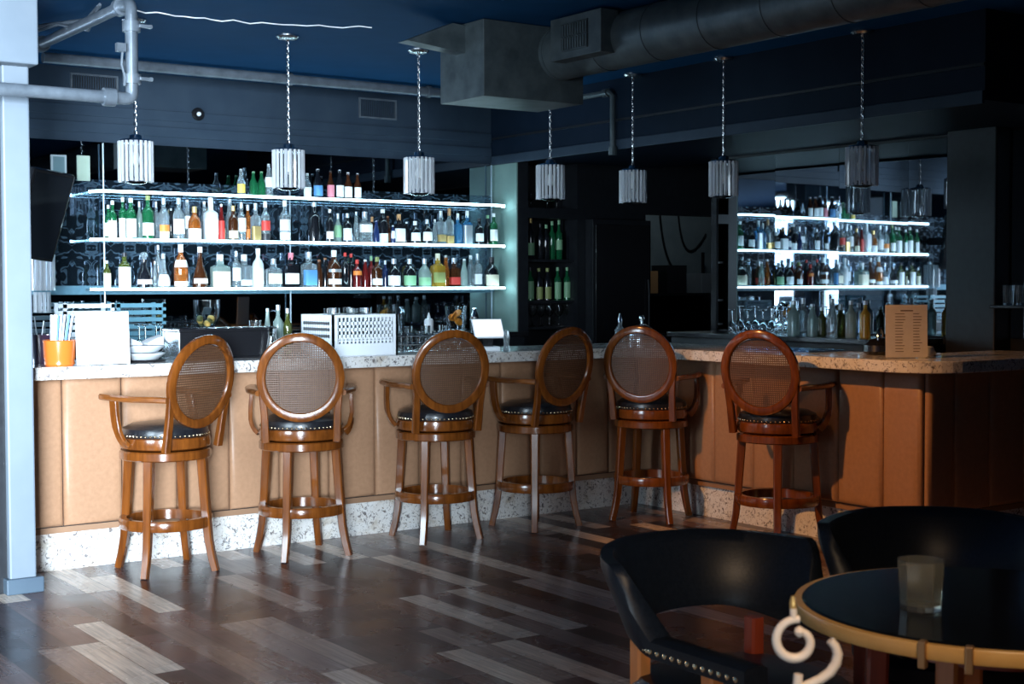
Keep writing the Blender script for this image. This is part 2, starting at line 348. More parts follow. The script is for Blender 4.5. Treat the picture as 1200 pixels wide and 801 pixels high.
# service counters behind the bar
bb = thing('back_counter', 'low black back counter under the mirror and lit shelves', 'counter')
MB().box((2.2, 8.72, .0), (6.2, 9.32, 1.075)).build('cabinet', BLACK, bb, smooth=0)
MB().box((2.18, 8.69, 1.075), (6.22, 9.325, 1.11)).build('worktop', GLOSSBLK, bb, smooth=0, bevel=.004)
rb = thing('back_counter', 'low black back counter under the right-hand mirror panels', 'counter')
MB().box((6.98, 5.9, 0), (7.47, 7.94, 1.075)).build('cabinet', BLACK, rb, smooth=0)
MB().box((6.95, 5.88, 1.075), (7.472, 7.96, 1.11)).build('worktop', GLOSSBLK, rb, smooth=0, bevel=.004)
ZB = 1.11

# ------------------------------------------------------------------ bar stools
def make_stool():
    t = thing('bar_stool', 'x', 'bar stool', group='cane-back bar stools along the bar')
    base, top = [], []
    for k in range(4):
        a = pi/4+k*pi/2; d = V((cos(a), sin(a), 0)); tg = V((-sin(a), cos(a), 0))
        pts = [d*.198+V((0, 0, .578)), d*.206+V((0, 0, .46)), d*.214+V((0, 0, .34)), d*.221+V((0, 0, .25)), d*.230+V((0, 0, .16)), d*.245+V((0, 0, .08)), d*.266]
        mb = MB().sweep(pts, lambda u: rrect(.024-.006*u, .024-.006*u, .25), tg); base.append(mb.build('leg', WOOD, t))
        base[-1]['swivel'] = 0
    mb = MB().lathe([(.198, .228), (.232, .226), (.236, .232), (.236, .274), (.232, .280), (.198, .278)], 40, closed=True); mb.build('foot_ring', WOOD, t)
    mb = MB().lathe([(.05, .577), (.222, .577), (.230, .583), (.230, .618), (.222, .625), (.05, .625)], 48); mb.build('swivel_base', WOOD, t)
    mb = MB().lathe([(.05, .630), (.214, .630), (.226, .638), (.230, .66), (.226, .688), (.215, .694), (.05, .694)], 48); top.append(mb.build('seat_ring', WOOD, t))
    mb = MB().lathe([(.02, .694), (.217, .694), (.220, .712), (.212, .735), (.17, .755), (.09, .764), (.002, .766)], 48); c = mb.build('seat_cushion', LEATHER, t); top.append(c)
    mb = MB()
    for k in range(56):
        a = 2*pi*k/56; mb.lathe([(.0055, 0), (.0055, .002), (.003, .005), (.0005, .006)], 6, Matrix.Translation((cos(a)*.220, sin(a)*.220, .703)) @ Matrix.Rotation(a, 4, 'Z') @ Matrix.Rotation(pi/2, 4, 'Y'))
    mb.build('nailhead_trim', BRASS, c)
    # back: round cane frame on two posts, leaning back
    def yb(x, z): return -.205-.105*(z-.66)/.54+.35*x*x
    def ov(a, k=1.0, dz=0): return (.206*k*cos(a), .974+.214*k*sin(a))
    pts, side = [], []
    for k in range(48):
        a = 2*pi*k/48; x, z = ov(a); pts.append((x, yb(x, z), z)); side.append((cos(a), 0, sin(a)))
    prof = [(-.024, -.010), (-.018, -.016), (.012, -.018), (.022, -.012), (.024, 0), (.022, .012), (.012, .018), (-.018, .016), (-.024, .010)]
    bf = MB().sweep(pts, prof, side, closed=True).build('back_frame', WOOD, t); top.append(bf)
    for s in (-1, 1):
        pp = [(s*.186, yb(.186, .632), .632), (s*.188, yb(.188, .70), .70), (s*.190, yb(.19, .78), .78), (s*.196, yb(.196, .85), .85), (s*.203, yb(.203, .92), .92)]
        mb = MB().sweep(pp, lambda u: rrect(.021-.004*u, .017-.004*u, .3), (1, 0, 0)); top.append(mb.build('back_post', WOOD, t))
        arm = [(s*.218, yb(.218, .90), .893), (s*.235, -.17, .895), (s*.262, -.06, .895), (s*.275, .05, .898), (s*.268, .15, .900), (s*.262, .175, .900)]
        mb = MB().sweep(arm, lambda u: rrect(.018+.012*sin(pi*min(1, u*1.1)), .015, .5), [(1, 0, 0)]*6); top.append(mb.build('armrest', ARMW, t))
        sp = bez((s*.266, .085, .886), (s*.272, .075, .80), (s*.29, .045, .70), (s*.232, .03, .655), 10)
        mb = MB().sweep(sp, rrect(.011, .024, .3), [(1, 0, .2)]*6+[(.8, 0, .6)]*5); top.append(mb.build('arm_support', WOOD, t))
    mb = MB(); R1x, R1z = .188, .192; st = .0118; hw = .0031
    n = int(R1x/st)
    for i in range(-n, n+1):
        x = i*st; zz = R1z*math.sqrt(max(0, 1-(x/R1x)**2))
        if zz < .02: continue
        L = []
        for k in range(7):
            z = .968-zz+2*zz*k/6; y = yb(x, z)+.003; L.append([(x-hw, y, z), (x+hw, y, z), (x+hw, y+.0015, z), (x-hw, y+.0015, z)])
        mb.loops(L)
    n = int(R1z/st)
    for i in range(-n, n+1):
        z = .968+i*st; xx = R1x*math.sqrt(max(0, 1-((z-.968)/R1z)**2))
        if xx < .02: continue
        L = []
        for k in range(9):
            x = -xx+2*xx*k/8; y = yb(x, z)-.0005; L.append([(x, y, z-hw), (x, y, z+hw), (x, y+.0015, z+hw), (x, y+.0015, z-hw)])
        mb.loops(L)
    mb.build('cane_panel', CANE, bf, smooth=0)
    for o in top: o['swivel'] = 1
    return t
stool0 = make_stool()
spots = [  # x, y, base yaw, swivel (degrees, left positive seen from above), label
    (2.705, 6.985, 0, 24, 'cane-back wooden bar stool nearest the left pillar, armrest pointing left'),
    (3.466, 6.960, -2, -27, 'cane-back wooden bar stool turned square-on, in front of the white glass rack'),
    (4.323, 6.965, -3, -12, 'cane-back wooden bar stool in front of the orange-slice glass and black caddy'),
    (5.027, 6.955, 8, 8, 'cane-back wooden bar stool with pale daylit left edge, before the wine niche'),
    (5.778, 6.76, 30, -56, 'dim cane-back wooden bar stool tucked into the inner corner of the bar'),
    (5.795, 5.69, 0, -68, 'cane-back wooden bar stool at the right-hand bar, nearest the black club chairs')]
for i, (x, y, by, sw, lab) in enumerate(spots):
    o = stool0 if i == 0 else copy_tree(stool0)
    o.location = (x, y, 0); o.rotation_euler.z = rad(by); o['label'] = lab
    for ch in o.children:
        if ch.get('swivel'): ch.rotation_euler.z = rad(sw-by)
for o in list(bpy.data.objects):
    if 'swivel' in o: del o['swivel']

# ------------------------------------------------------------------ lit glass shelves
SH = [('topmost', 2.065), ('middle', 1.755), ('lowest', 1.433)]
SV = 9.03; SD = .285
def shelf_poly(a, b, r, e=0):
    p = [(a+e, SV+SD), (a+e, SV+r)]
    p += [(a+r-(r-e)*cos(t), SV+r-(r-e)*sin(t)) for t in [i*pi/2/6 for i in range(1, 7)]]
    p += [(b-r+(r-e)*sin(t), SV+r-(r-e)*cos(t)) for t in [i*pi/2/6 for i in range(7)]]
    p += [(b-e, SV+SD)]; return p
for nm, z in SH:
    t = thing('glass_shelf', '%s of the three lit glass bottle shelves on the back mirror' % nm, 'shelf', group='lit glass shelves')
    MB().prism(shelf_poly(3.06, 6.275, .11), z-.006, z+.006).build('glass_pane', SHELFG, t, smooth=0)
    pl = shelf_poly(3.06, 6.275, .11, -.012); L = []
    sec = [(-.006, -.011), (.004, -.011), (.004, .0055), (-.006, .0055)]
    MB().sweep([(x, y, z) for x, y in pl[1:-1]], [(-b, a) for a, b in sec], (0, 0, 1)).build('led_strip', LED, t, smooth=0)
for px, lab in ((122, 'slim clear support rod at the left ends of the lit shelves'), (340, 'slim clear support rod at the middle of the lit shelves'), (576, 'slim clear support rod at the right ends of the lit shelves')):
    p = along(px, 1, VB-.06, 1.8)
    o = MB().tube([(p.x, p.y, 1.11), (p.x, p.y, 2.40)], .006, 8).build('support_rod', mat('frosted_rod', (.55, .7, .8), .2, trans=.4))
    tag(o, lab, 'rod', 'shelf support rods')

# ------------------------------------------------------------------ bottles
GL = {
 'green': mat('green_bottle_glass', (.012, .13, .05), .06, trans=.35, coat=.3),
 'olive': mat('olive_bottle_glass', (.10, .12, .025), .06, trans=.4, coat=.3),
 'dark': mat('dark_bottle_glass', (.008, .009, .012), .08, coat=.4),
 'brown': mat('brown_bottle_glass', (.07, .022, .008), .07, trans=.3, coat=.3),
 'amber': mat('amber_liquor', (.55, .16, .025), .05, trans=.65, coat=.3),
 'red': mat('red_liquor', (.16, .012, .012), .06, trans=.3, coat=.3),
 'yellow': mat('yellow_liquor', (.65, .42, .06), .05, trans=.6, coat=.3),
 'clear': mat('clear_bottle_glass', (.72, .82, .86), .04, trans=.85, ior=1.35),
 'frosted': mat('frosted_bottle_glass', (.70, .76, .82), .4, trans=.2),
 'blue': mat('blue_bottle_glass', (.08, .30, .55), .05, trans=.6),
 'navy': mat('navy_bottle_glass', (.012, .025, .09), .07, coat=.4),
 'pale': mat('pale_bottle_glass', (.42, .55, .52), .06, trans=.6, ior=1.35),
}
LB = {
 'white': mat('white_label', (.78, .78, .80), .5), 'cream': mat('cream_label', (.68, .62, .48), .5), 'orange': mat('orange_label', (.75, .22, .04), .5),
 'red': mat('red_label', (.62, .05, .04), .5), 'yellow': mat('yellow_label', (.75, .52, .10), .5), 'blue': mat('blue_label', (.10, .28, .55), .5),
 'pink': mat('pink_label', (.70, .22, .28), .5), 'green': mat('green_label', (.22, .42, .24), .5), 'black': mat('black_label', (.02, .02, .025), .4),
 'silver': mat('silver_label', (.55, .6, .65), .35, .6), 'gold': mat('gold_label', (.65, .45, .18), .35, .6), 'olive': mat('olive_label', (.26, .30, .11), .5), 'cork': mat('cork_label', (.52, .27, .12), .7), 'brown': mat('brown_label', (.25, .10, .04), .5)}
# profiles: (radius fraction of half width, height fraction)
PF = {
 'beer': ([(.9, 0), (1, .015), (1, .50), (.93, .57), (.62, .68), (.42, .78), (.38, .90), (.38, .965)], 2),
 'wine': ([(.92, 0), (1, .012), (1, .60), (.92, .66), (.55, .725), (.38, .77), (.37, .95)], 2),
 'liquor': ([(.92, 0), (1, .012), (1, .56), (.95, .62), (.74, .68), (.46, .735), (.36, .78), (.36, .91)], 2),
 'square': ([(.94, 0), (1, .015), (1, .60), (.96, .64), (.70, .675), (.42, .70), (.36, .72), (.36, .86)], 5),
 'slim': ([(.92, 0), (1, .012), (1, .50), (.90, .58), (.64, .70), (.5, .80), (.46, .93)], 2),
 'flask': ([(.80, 0), (.97, .03), (1, .14), (.94, .27), (.66, .44), (.40, .60), (.30, .74), (.28, .92)], 2),
 'decanter': ([(.80, 0), (.98, .04), (1, .18), (.92, .34), (.66, .50), (.36, .60), (.30, .72), (.32, .80)], 2),
 'jug': ([(.92, 0), (1, .02), (1, .44), (.94, .56), (.72, .66), (.40, .74), (.34, .78), (.34, .88)], 2)}
ADJ = {'frosted': 'frosted white', 'dark': 'near-black', 'clear': 'clear', 'pale': 'pale green-grey', 'amber': 'amber-filled', 'yellow': 'golden-filled', 'red': 'dark red', 'blue': 'light blue', 'navy': 'navy', 'brown': 'brown'}
TY = {'beer': 'beer bottle', 'wine': 'wine bottle', 'liquor': 'bottle', 'square': 'square bottle', 'slim': 'slim bottle', 'flask': 'wide-bottomed flask bottle', 'decanter': 'stoppered decanter', 'jug': 'round-shouldered bottle'}
def bottle(p, h, w, kind, glass, label, cap, text, group, name=None):
    r = w/2; prof, e = PF[kind]
    t = thing(name or ('decanter' if kind == 'decanter' else 'beer_bottle' if kind == 'beer' else 'wine_bottle' if kind == 'wine' else 'liquor_bottle'), text, 'decanter' if kind == 'decanter' else 'bottle', p, random.uniform(-.2, .2)-(.6 if e == 2 else 0.0), group)
    MB().lathe([(r*a, h*b) for a, b in prof], 20 if e > 2 else 16, e=e).build('body', GL[glass], t)
    top = prof[-1]
    if kind == 'decanter':
        MB().lathe([(r*.28, h*.80), (r*.28, h*.83), (r*.46, h*.86), (r*.50, h*.92), (r*.36, h*.98), (r*.1, h)], 12).build('stopper', GL['clear'], t)
    else:
        k = {'slim': .95, 'beer': 1.0}.get(kind, 1.12)
        MB().lathe([(r*top[0]*k, h*(top[1]-.06)), (r*top[0]*k, h*.995), (r*top[0]*k*.8, h)], 12).build('cap', LB.get(cap) or GL[cap], t)
    if label:
        for i, (lc, a, b) in enumerate(label if isinstance(label, list) else [label]):
            zs = [a+(b-a)*q/3 for q in range(4)]; L1 = []; nseg = 14
            def rad_at(q):
                for (r0, z0), (r1, z1) in zip(prof, prof[1:]):
                    if z0 <= q <= z1: return r0+(r1-r0)*(q-z0)/max(1e-6, z1-z0)
                return prof[-1][0]
            o, inn = [], []
            for q in zs:
                R_ = r*rad_at(q)
                def ring(RR):
                    res = []
                    for j in range(nseg+1):
                        an = -pi/2-1.35+2.7*j/nseg+(.6 if e == 2 else 0); ca, sa = cos(an), sin(an); kk = (abs(ca)**e+abs(sa)**e)**(-1/e)
                        res.append((RR*ca*kk, RR*sa*kk, h*q))
                    return res
                o.append(ring(R_+.0012)); inn.append(ring(R_+.0002))
            mb = MB()
            mb.loops([a_+b_[::-1] for a_, b_ in zip(o, inn)])
            mb.build('label' if i == 0 else 'neck_label', LB[lc], t)
    return t
ORD = ['first', 'second', 'third', 'fourth', 'fifth', 'sixth', 'seventh', 'eighth', 'ninth', 'tenth']
def ordn(i): 
    tens = {1: 'eleventh twelfth thirteenth fourteenth fifteenth sixteenth seventeenth eighteenth nineteenth twentieth'.split(), 2: ['twenty-'+o for o in ORD], 3: ['thirty-'+o for o in ORD], 4: ['forty-'+o for o in ORD]}
    if i < 10: return ORD[i]
    q = tens[i//10][i % 10]
    return {'twenty-tenth': 'thirtieth', 'thirty-tenth': 'fortieth'}.get(q, q)
def row(items, v0, zs, where, group, vmax=9.27):
    items = sorted(items, key=lambda q: q[0]); put = []
    for i, (px, yt, w, kind, glass, label, cap, *bk) in enumerate(items):
        v = v0+(bk[0] if bk else 0)
        while True:
            p = along(px, 1, v, zs+.1); D = dist(p); rr = w*D/FPX*.48*(1.15 if kind == 'square' else 1)
            if v > vmax or all(math.hypot(p.x-a, v-b) > rr+c+.002 for a, b, c in put): break
            v += .008
        put.append((p.x, v, rr)); h = min(on(px, yt, 1, v).z-zs, {1.761: .294, 1.439: .306}.get(zs, 9))
        lab = (label[0] if isinstance(label, list) else label)
        txt = '%s %s%s, %s from left on %s' % (ADJ.get(glass, glass), TY[kind], (' with %s label' % lab[0]) if lab else ' without label', ordn(i), where)
        bottle((p.x, v, zs+.0005), h, w*D/FPX*.96, kind, glass, label, cap, txt, group)
W = ('white', .10, .48)
A = [(282.5, 198, 10, 'beer', 'clear', ('yellow', .12, .45), 'silver'), (297, 201, 10, 'beer', 'green', None, 'green'), (306.5, 201, 10, 'beer', 'green', None, 'green'),
     (315, 192, 10, 'beer', 'clear', ('white', .3, .6), 'silver'), (360, 203, 10, 'beer', 'clear', ('white', .08, .45), 'white'), (372.5, 198, 12, 'beer', 'dark', ('blue', .10, .45), 'silver'),
     (387.5, 200, 9, 'beer', 'brown', ('pink', .08, .50), 'black'), (398, 199, 10, 'beer', 'dark', W, 'silver'), (408, 202, 10, 'beer', 'brown', W, 'white'), (419, 203, 9, 'beer', 'brown', W, 'silver')]
row(A, 9.12, 2.071, 'the topmost lit shelf', 'beer bottles on the topmost lit shelf')
B = [(127, 240, 8, 'wine', 'green', W, 'white', .10), (132, 235, 10, 'wine', 'green', ('white', .03, .48), 'white'), (144, 231, 10, 'wine', 'green', ('white', .03, .5), 'white', .06), (153.5, 232, 13, 'wine', 'green', ('white', .06, .5), 'white'),
     (163.5, 236, 8, 'liquor', 'pale', None, 'silver', .1), (173.5, 228, 14, 'wine', 'green', ('white', .10, .38), 'olive'), (183, 236, 8, 'liquor', 'clear', None, 'silver', .1),
     (192, 232, 13, 'liquor', 'clear', [('white', .05, .2), ('orange', .2, .36)], 'silver'), (200.5, 244, 6, 'slim', 'dark', None, 'silver', .08), (209.5, 232, 14, 'liquor', 'clear', ('white', .15, .5), 'silver'),
     (219.5, 234, 9, 'slim', 'clear', ('white', .3, .6), 'white', .09), (228, 242, 16, 'jug', 'amber', ('white', .05, .35), 'gold'), (239.5, 236, 8, 'slim', 'clear', None, 'white', .1), (247, 230, 16, 'square', 'frosted', ('white', .15, .5), 'white'),
     (259.5, 239, 8, 'slim', 'red', ('red', .05, .55), 'silver'), (269.5, 231, 11, 'slim', 'clear', None, 'silver', .10), (273.5, 241, 12, 'liquor', 'brown', ('cream', .08, .3), 'gold'),
     (283, 237, 11, 'liquor', 'clear', ('white', .25, .6), 'silver', .02), (290.5, 240, 10, 'liquor', 'amber', ('orange', .1, .35), 'silver', .1), (299.5, 238, 11, 'square', 'clear', ('gold', .05, .40), 'silver'),
     (311, 236, 12, 'liquor', 'clear', [('black', .03, .2), ('red', .28, .52)], 'white'), (333.8, 233, 13.5, 'liquor', 'clear', [('white', .05, .24), ('white', .27, .54)], 'white'), (368, 237, 15, 'wine', 'dark', None, 'silver'),
     (386.5, 245, 9, 'wine', 'dark', ('white', .12, .34), 'white'), (396, 250, 10, 'jug', 'pale', ('green', .2, .6), 'silver', .05), (407, 250, 11, 'liquor', 'dark', ('white', .10, .5), 'silver'), (417.5, 248, 7, 'slim', 'clear', None, 'silver', .05),
     (427.5, 248, 16, 'square', 'clear', ('white', .35, .6), 'silver'), (436, 254, 9, 'jug', 'brown', None, 'cork', .06), (441, 258, 8, 'slim', 'navy', None, 'navy'), (448.5, 245, 13, 'wine', 'dark', ('white', .05, .3), 'white'),
     (454.5, 253, 7, 'slim', 'brown', ('brown', .1, .4), 'brown', .1), (460.5, 264, 6, 'slim', 'navy', ('white', .3, .7), 'white'), (467.5, 251, 13, 'square', 'dark', ('white', .08, .52), 'cork'), (476.5, 260, 6, 'slim', 'dark', None, 'white', .02),
     (486.5, 259, 13, 'jug', 'dark', ('white', .15, .5), 'white'), (500.5, 257, 13, 'jug', 'dark', ('white', .15, .5), 'silver'), (509.5, 257, 6, 'slim', 'clear', None, 'white', .02), (516.5, 247, 11, 'square', 'clear', ('gold', .1, .3), 'silver'),
     (526.5, 244, 10, 'square', 'clear', ('gold', .05, .25), 'cork'), (536.5, 250, 9, 'square', 'blue', None, 'white'), (547.5, 247, 11, 'square', 'blue', ('silver', .05, .58), 'white', -.02),
     (561.5, 256, 11, 'wine', 'dark', ('white', .15, .45), 'black'), (571.5, 252, 9, 'wine', 'dark', None, 'green', .08), (578.5, 250, 10, 'wine', 'green', ('white', .15, .5), 'white')]
row(B, 9.115, 1.761, 'the middle lit shelf', 'liquor bottles on the middle lit shelf')
Cc = [(125.5, 305, 9, 'wine', 'olive', ('cream', .05, .55), 'silver'), (146, 296, 15, 'wine', 'olive', ('white', .04, .6), 'black'), (169, 295, 19, 'decanter', 'dark', ('white', .12, .25), 'silver'), (181.5, 306, 5, 'slim', 'clear', None, 'white'),
      (185.5, 287, 7, 'wine', 'clear', None, 'white', .12), (191.5, 297, 16, 'flask', 'clear', ('white', .08, .40), 'silver'), (212, 286, 17, 'jug', 'amber', [('white', .05, .16), ('white', .48, .64)], 'white'), (234.5, 289, 19, 'flask', 'brown', ('white', .12, .24), 'white'),
      (258, 298, 21, 'square', 'pale', ('cream', .05, .5), 'white'), (277, 294, 11, 'liquor', 'clear', ('white', .2, .55), 'silver', .06), (286, 298, 19, 'square', 'clear', ('white', .08, .25), 'white', -.02), (302.5, 291, 14, 'liquor', 'frosted', ('white', .1, .5), 'white'),
      (320.5, 303, 17, 'square', 'clear', ('cream', .15, .5), 'silver'), (341, 296, 17, 'square', 'dark', ('white', .12, .42), 'pink'), (362, 295, 17, 'square', 'clear', ('blue', .08, .5), 'silver'), (374, 304, 9, 'slim', 'brown', None, 'brown', .04),
      (381, 302, 9, 'slim', 'dark', None, 'brown', .08), (391.5, 293, 18, 'jug', 'brown', [('white', .10, .24), ('silver', .42, .5)], 'white'), (404.5, 296, 9, 'wine', 'dark', None, 'red'), (411.5, 297, 9, 'wine', 'dark', None, 'red', .06),
      (418.5, 304, 11, 'liquor', 'red', ('orange', .45, .6), 'red'), (428, 304, 9, 'slim', 'red', None, 'white', .04), (435, 300, 9, 'liquor', 'red', None, 'green', .08), (442, 301, 13, 'liquor', 'brown', ('white', .1, .3), 'olive'),
      (451.5, 305, 9, 'liquor', 'navy', None, 'silver', .08), (461.5, 303, 16, 'jug', 'dark', ('white', .08, .42), 'silver'), (480, 303, 16, 'jug', 'dark', ('green', .08, .42), 'silver'), (497.5, 303, 16, 'jug', 'pale', ('green', .08, .36), 'silver'),
      (513, 297, 15, 'square', 'yellow', ('olive', .15, .45), 'cream'), (522.5, 299, 9, 'slim', 'amber', None, 'silver', .06), (532, 302, 15, 'square', 'brown', ('red', .1, .35), 'silver'), (544, 303, 9, 'slim', 'pale', None, 'silver'),
      (551.5, 299, 9, 'slim', 'clear', None, 'white', .06), (559.5, 297, 10, 'square', 'clear', ('white', .1, .4), 'silver'), (576, 301, 18, 'jug', 'dark', ('cream', .06, .42), 'black')]
row(Cc, 9.12, 1.439, 'the lowest lit shelf', 'liquor bottles on the lowest lit shelf')
# wine niche
NZ = [(1.66, 'the upper niche shelf'), (1.33, 'the lower niche shelf'), (1.12, 'x')]
for z, lab in ((1.66, 'upper black board shelf in the dark wine niche'), (1.335, 'middle black board shelf in the dark wine niche'), (1.13, 'lowest black board shelf in the dark wine niche')):
    o = MB().box((6.44, 9.04, z-.02), (6.92, 9.36, z)).build('niche_shelf', BLACK, smooth=0, bevel=.002); tag(o, lab, 'shelf', 'shelves of the wine niche')
row([(622, 256, 9, 'wine', 'dark', ('green', .1, .4), 'gold'), (633, 262, 9, 'wine', 'dark', None, 'black'), (640, 263, 9, 'wine', 'dark', None, 'green'), (647, 259, 9, 'wine', 'green', None, 'green'), (655, 258, 9, 'wine', 'green', ('green', .25, .5), 'green'), (669, 262, 9, 'wine', 'dark', None, 'silver')], 9.12, 1.66, 'the upper niche shelf', 'wine bottles on the upper niche shelf')
row([(621.5, 313, 9, 'wine', 'green', ('green', .05, .58), 'black'), (631.5, 314, 10, 'wine', 'dark', ('olive', .05, .42), 'olive'), (641.5, 314, 10, 'wine', 'dark', ('olive', .05, .42), 'olive'), (653.5, 313, 9, 'wine', 'green', ('green', .05, .55), 'green'), (664.5, 313, 9, 'wine', 'green', ('green', .08, .55), 'green'), (673, 315, 8, 'wine', 'dark', None, 'silver')], 9.12, 1.335, 'the lower niche shelf', 'wine bottles on the lower niche shelf')

# ------------------------------------------------------------------ glassware helpers
def goblet(p, h, r, label, group, flip=False, m=None):     # stemmed glass; flip = standing on its rim
    t = thing('wine_glass', label, 'glass', p, 0, group); m = m or CLEAR
    f = (lambda q: [(a, h-b) for a, b in q][::-1]) if flip else (lambda q: q)
    MB().lathe(f([(.002, 0), (r*.85, .001), (r*.85, .004), (r*.15, .010), (.004, .02), (.004, h*.45)]), 16).build('stem', m, t)
    o = [(r*.15, h*.45), (r*.75, h*.56), (r, h*.72), (r*.86, h)]; i = [(r*.82, h), (r*.95, h*.72), (r*.70, h*.575), (.003, h*.48)]
    MB().lathe(f(o+i), 16).build('bowl', m, t); return t
def tumbler(p, h, r, label, group, m=None, taper=.85, name='tumbler', facets=16):
    t = MB().lathe([(.002, .0), (r*taper, 0), (r, h), (r*.94, h), (r*taper*.92, .012), (.002, .010)], facets).build(name, m or CLEAR, loc=p); return tag(t, label, 'glass', group)

for i, px in enumerate((622, 641, 652, 665, 681, 697, 706)):
    p = along(px, 1, 9.16, 2.1); goblet((p.x, 9.16, 2.061 if p.x < 6.93 else 2.061), .13, .032, '%s from left of the small stemmed glasses standing above the wine niche' % ordn(i), 'stemmed glasses above the wine niche') if p.x < 6.9 else None
for i, px in enumerate((624, 634, 644, 655, 665)):
    p = along(px, 1, 9.14, 1.2); goblet((p.x, 9.14, 1.13), .17, .034, '%s from left of the stemmed glasses on the lowest niche shelf' % ordn(i), 'stemmed glasses in the wine niche')

# ------------------------------------------------------------------ things on the left counter
def onc(px, py, z=ZC): return on(px, py, 2, z)
# black bin of stirrers, orange pot of straws, white menu card
p = onc(58, 427); t = thing('stirrer_bin', 'dark plastic bin of stirrers beside the left pillar', 'bin', (p.x, p.y+.10, ZC))
MB().lathe([(.05, 0), (.060, .15), (.055, .15), (.046, .006), (.002, .005)], 20, e=4).build('bin_body', mat('plum_plastic', (.05, .025, .05), .2, coat=.3), t)
for i in range(7):
    a = i*.9; o = MB().tube([(p.x+.03*cos(a), p.y+.10+.03*sin(a), ZC+.008), (p.x+.045*cos(a*1.3), p.y+.10+.04*sin(a), ZC+.20+.02*(i % 3))], .003, 6).build('stirrer', GL['clear'] if i % 2 else WHITE)
    tag(o, 'thin pale stirrer standing in the dark bin by the left pillar', 'stirrer', 'stirrers in the dark bin')
p = onc(81, 429.5); PO = V((p.x-.018, p.y+.092, ZC))
t = thing('orange_pot', 'glossy orange ceramic pot holding straws, left of the white card', 'pot', PO)
MB().lathe([(.066, 0), (.074, .01), (.072, .03), (.076, .04), (.080, .125), (.084, .13), (.077, .131), (.070, .05), (.002, .04)], 28).build('pot_body', ORANGE, t)
for i in range(26):
    a = i*2.4; r = .008+.054*math.sqrt(i/26)
    o = MB().tube([PO+V((r*.7*cos(a), r*.7*sin(a), .055)), PO+V((r*cos(a)+.02, r*sin(a), .255))], .0055, 6).build('drinking_straw', (LB['silver'], WHITE, LB['blue'])[i % 3])
    tag(o, 'paper-wrapped drinking straw bundled upright in the orange pot', 'straw', 'straws in the orange pot')
def card(name, label, px0, px1, yt, yb, axis, off, m, lines=0, lean=.06, foot=True):
    pa, pb = onc(px0, yb), onc(px1, yb)
    if axis == 'cam': d = RT.xy.normalized().to_3d()
    else: d = V(axis).normalized()
    pc = (pa+pb)/2; wdt = (px1-px0)*dist(pc)/FPX/abs(d.dot(RT)); hh = on((px0+px1)/2, yt, 1, pc.y).z-ZC
    t = thing(name, label, 'menu', (pc.x, pc.y, ZC), math.atan2(d.y, d.x))
    M = Matrix.Rotation(-lean, 4, 'X')
    MB().box((-wdt/2, 0, .004), (wdt/2, .004, hh), M).build('card', m, t, smooth=0)
    if lines:
        mb = MB()
        for k in range(lines):
            z = hh*(.88-.76*k/(lines-1))
            if k == 0: mb.box((-wdt*.14, -.0008, z), (wdt*.16, 0, z+.006), M); continue
            mb.box((-wdt*.27, -.0008, z), (wdt*random.uniform(-.1, -.02), 0, z+.0035), M).box((wdt*.16, -.0008, z), (wdt*random.uniform(.3, .38), 0, z+.0035), M)
        mb.build('printed_lines', INK, t, smooth=0)
    MB().box((-wdt*.3, .0055, 0), (wdt*.5, .05, .005)).build('stand', CLEAR, t, smooth=0) if foot else None
    return t
card('menu_card', 'blank white card standing on the bar beside the orange pot', 97, 147, 365, 427.5, (1, .1, 0), 0, PAPER)
# plates with folded napkins on a black tray
p = onc(177, 424.5); PT = V((p.x, p.y+.14, ZC))
t = thing('serving_tray', 'round black tray under the white plates, right of the white card', 'tray', PT); MB().lathe([(.125, 0), (.13, .012), (.124, .012), (.12, .006), (.002, .006)], 32).build('tray_body', GLOSSBLK, t)
for z, lab in ((.0065, 'lower white plate of the pair stacked on the round black tray'), (.047, 'upper white plate with folded napkins, stacked on the round black tray')):
    t = MB().lathe([(.07, 0), (.085, .004), (.122, .034), (.120, .038), (.08, .010), (.002, .009)], 36).build('plate', WHITE, loc=PT+V((0, 0, z))); tag(t, lab, 'plate', 'white plates on the tray')
for s, lab in ((-1, 'left folded white napkin on the upper plate'), (1, 'right folded white napkin on the upper plate')):
    mb = MB(); L = []
    for k in range(7):
        u = k/6; x = s*(.015+.085*u); hgt = .012+.05*u*(1.15-u*.35)
        L.append([(x, -.06, 0), (x, .06, 0), (x, .055, hgt*.85), (x, 0, hgt), (x, -.055, hgt*.8)])
    tag(mb.loops(L).build('napkin', CLOTH, loc=PT+V((0, 0, .088))), lab, 'napkin', 'folded napkins on the plate')
for i, (px, dv) in enumerate(((161, .33), (170, .24), (181, .33), (188, .23))):
    q = along(px, 1, PT.y+dv, 1.15)
    goblet((q.x, min(q.y, 7.58), ZC), .19, .036, '%s from left of the upside-down stemmed glasses behind the white plates' % ordn(i), 'upside-down glasses behind the plates', True)
# small crate of tumblers far left on the back counter
for i, (px, lab) in enumerate(((99, 'pale louvred plastic crate on the back counter behind the white card'), (160, 'teal plastic crate on the back counter behind the stemmed glasses'))):
    q = along(px, 1, 8.9, 1.2); t = thing('storage_crate', lab, 'crate', (q.x, 8.9, ZB))
    m = MB().box((-.16, -.1, 0), (.16, .1, .02))
    for k in range(5): m.box((-.16, -.1, .03+k*.045), (.16, -.085, .055+k*.045)); m.box((-.16, .085, .03+k*.045), (.16, .1, .055+k*.045))
    for sx in (-1, 1):
        for sy in (-1, 1): m.box((sx*.15-.01, sy*.09-.01, 0), (sx*.15+.01, sy*.09+.01, .24))
    m.build('crate_body', WHITE if i == 0 else mat('teal_plastic', (.12, .28, .36), .4), t, smooth=0)
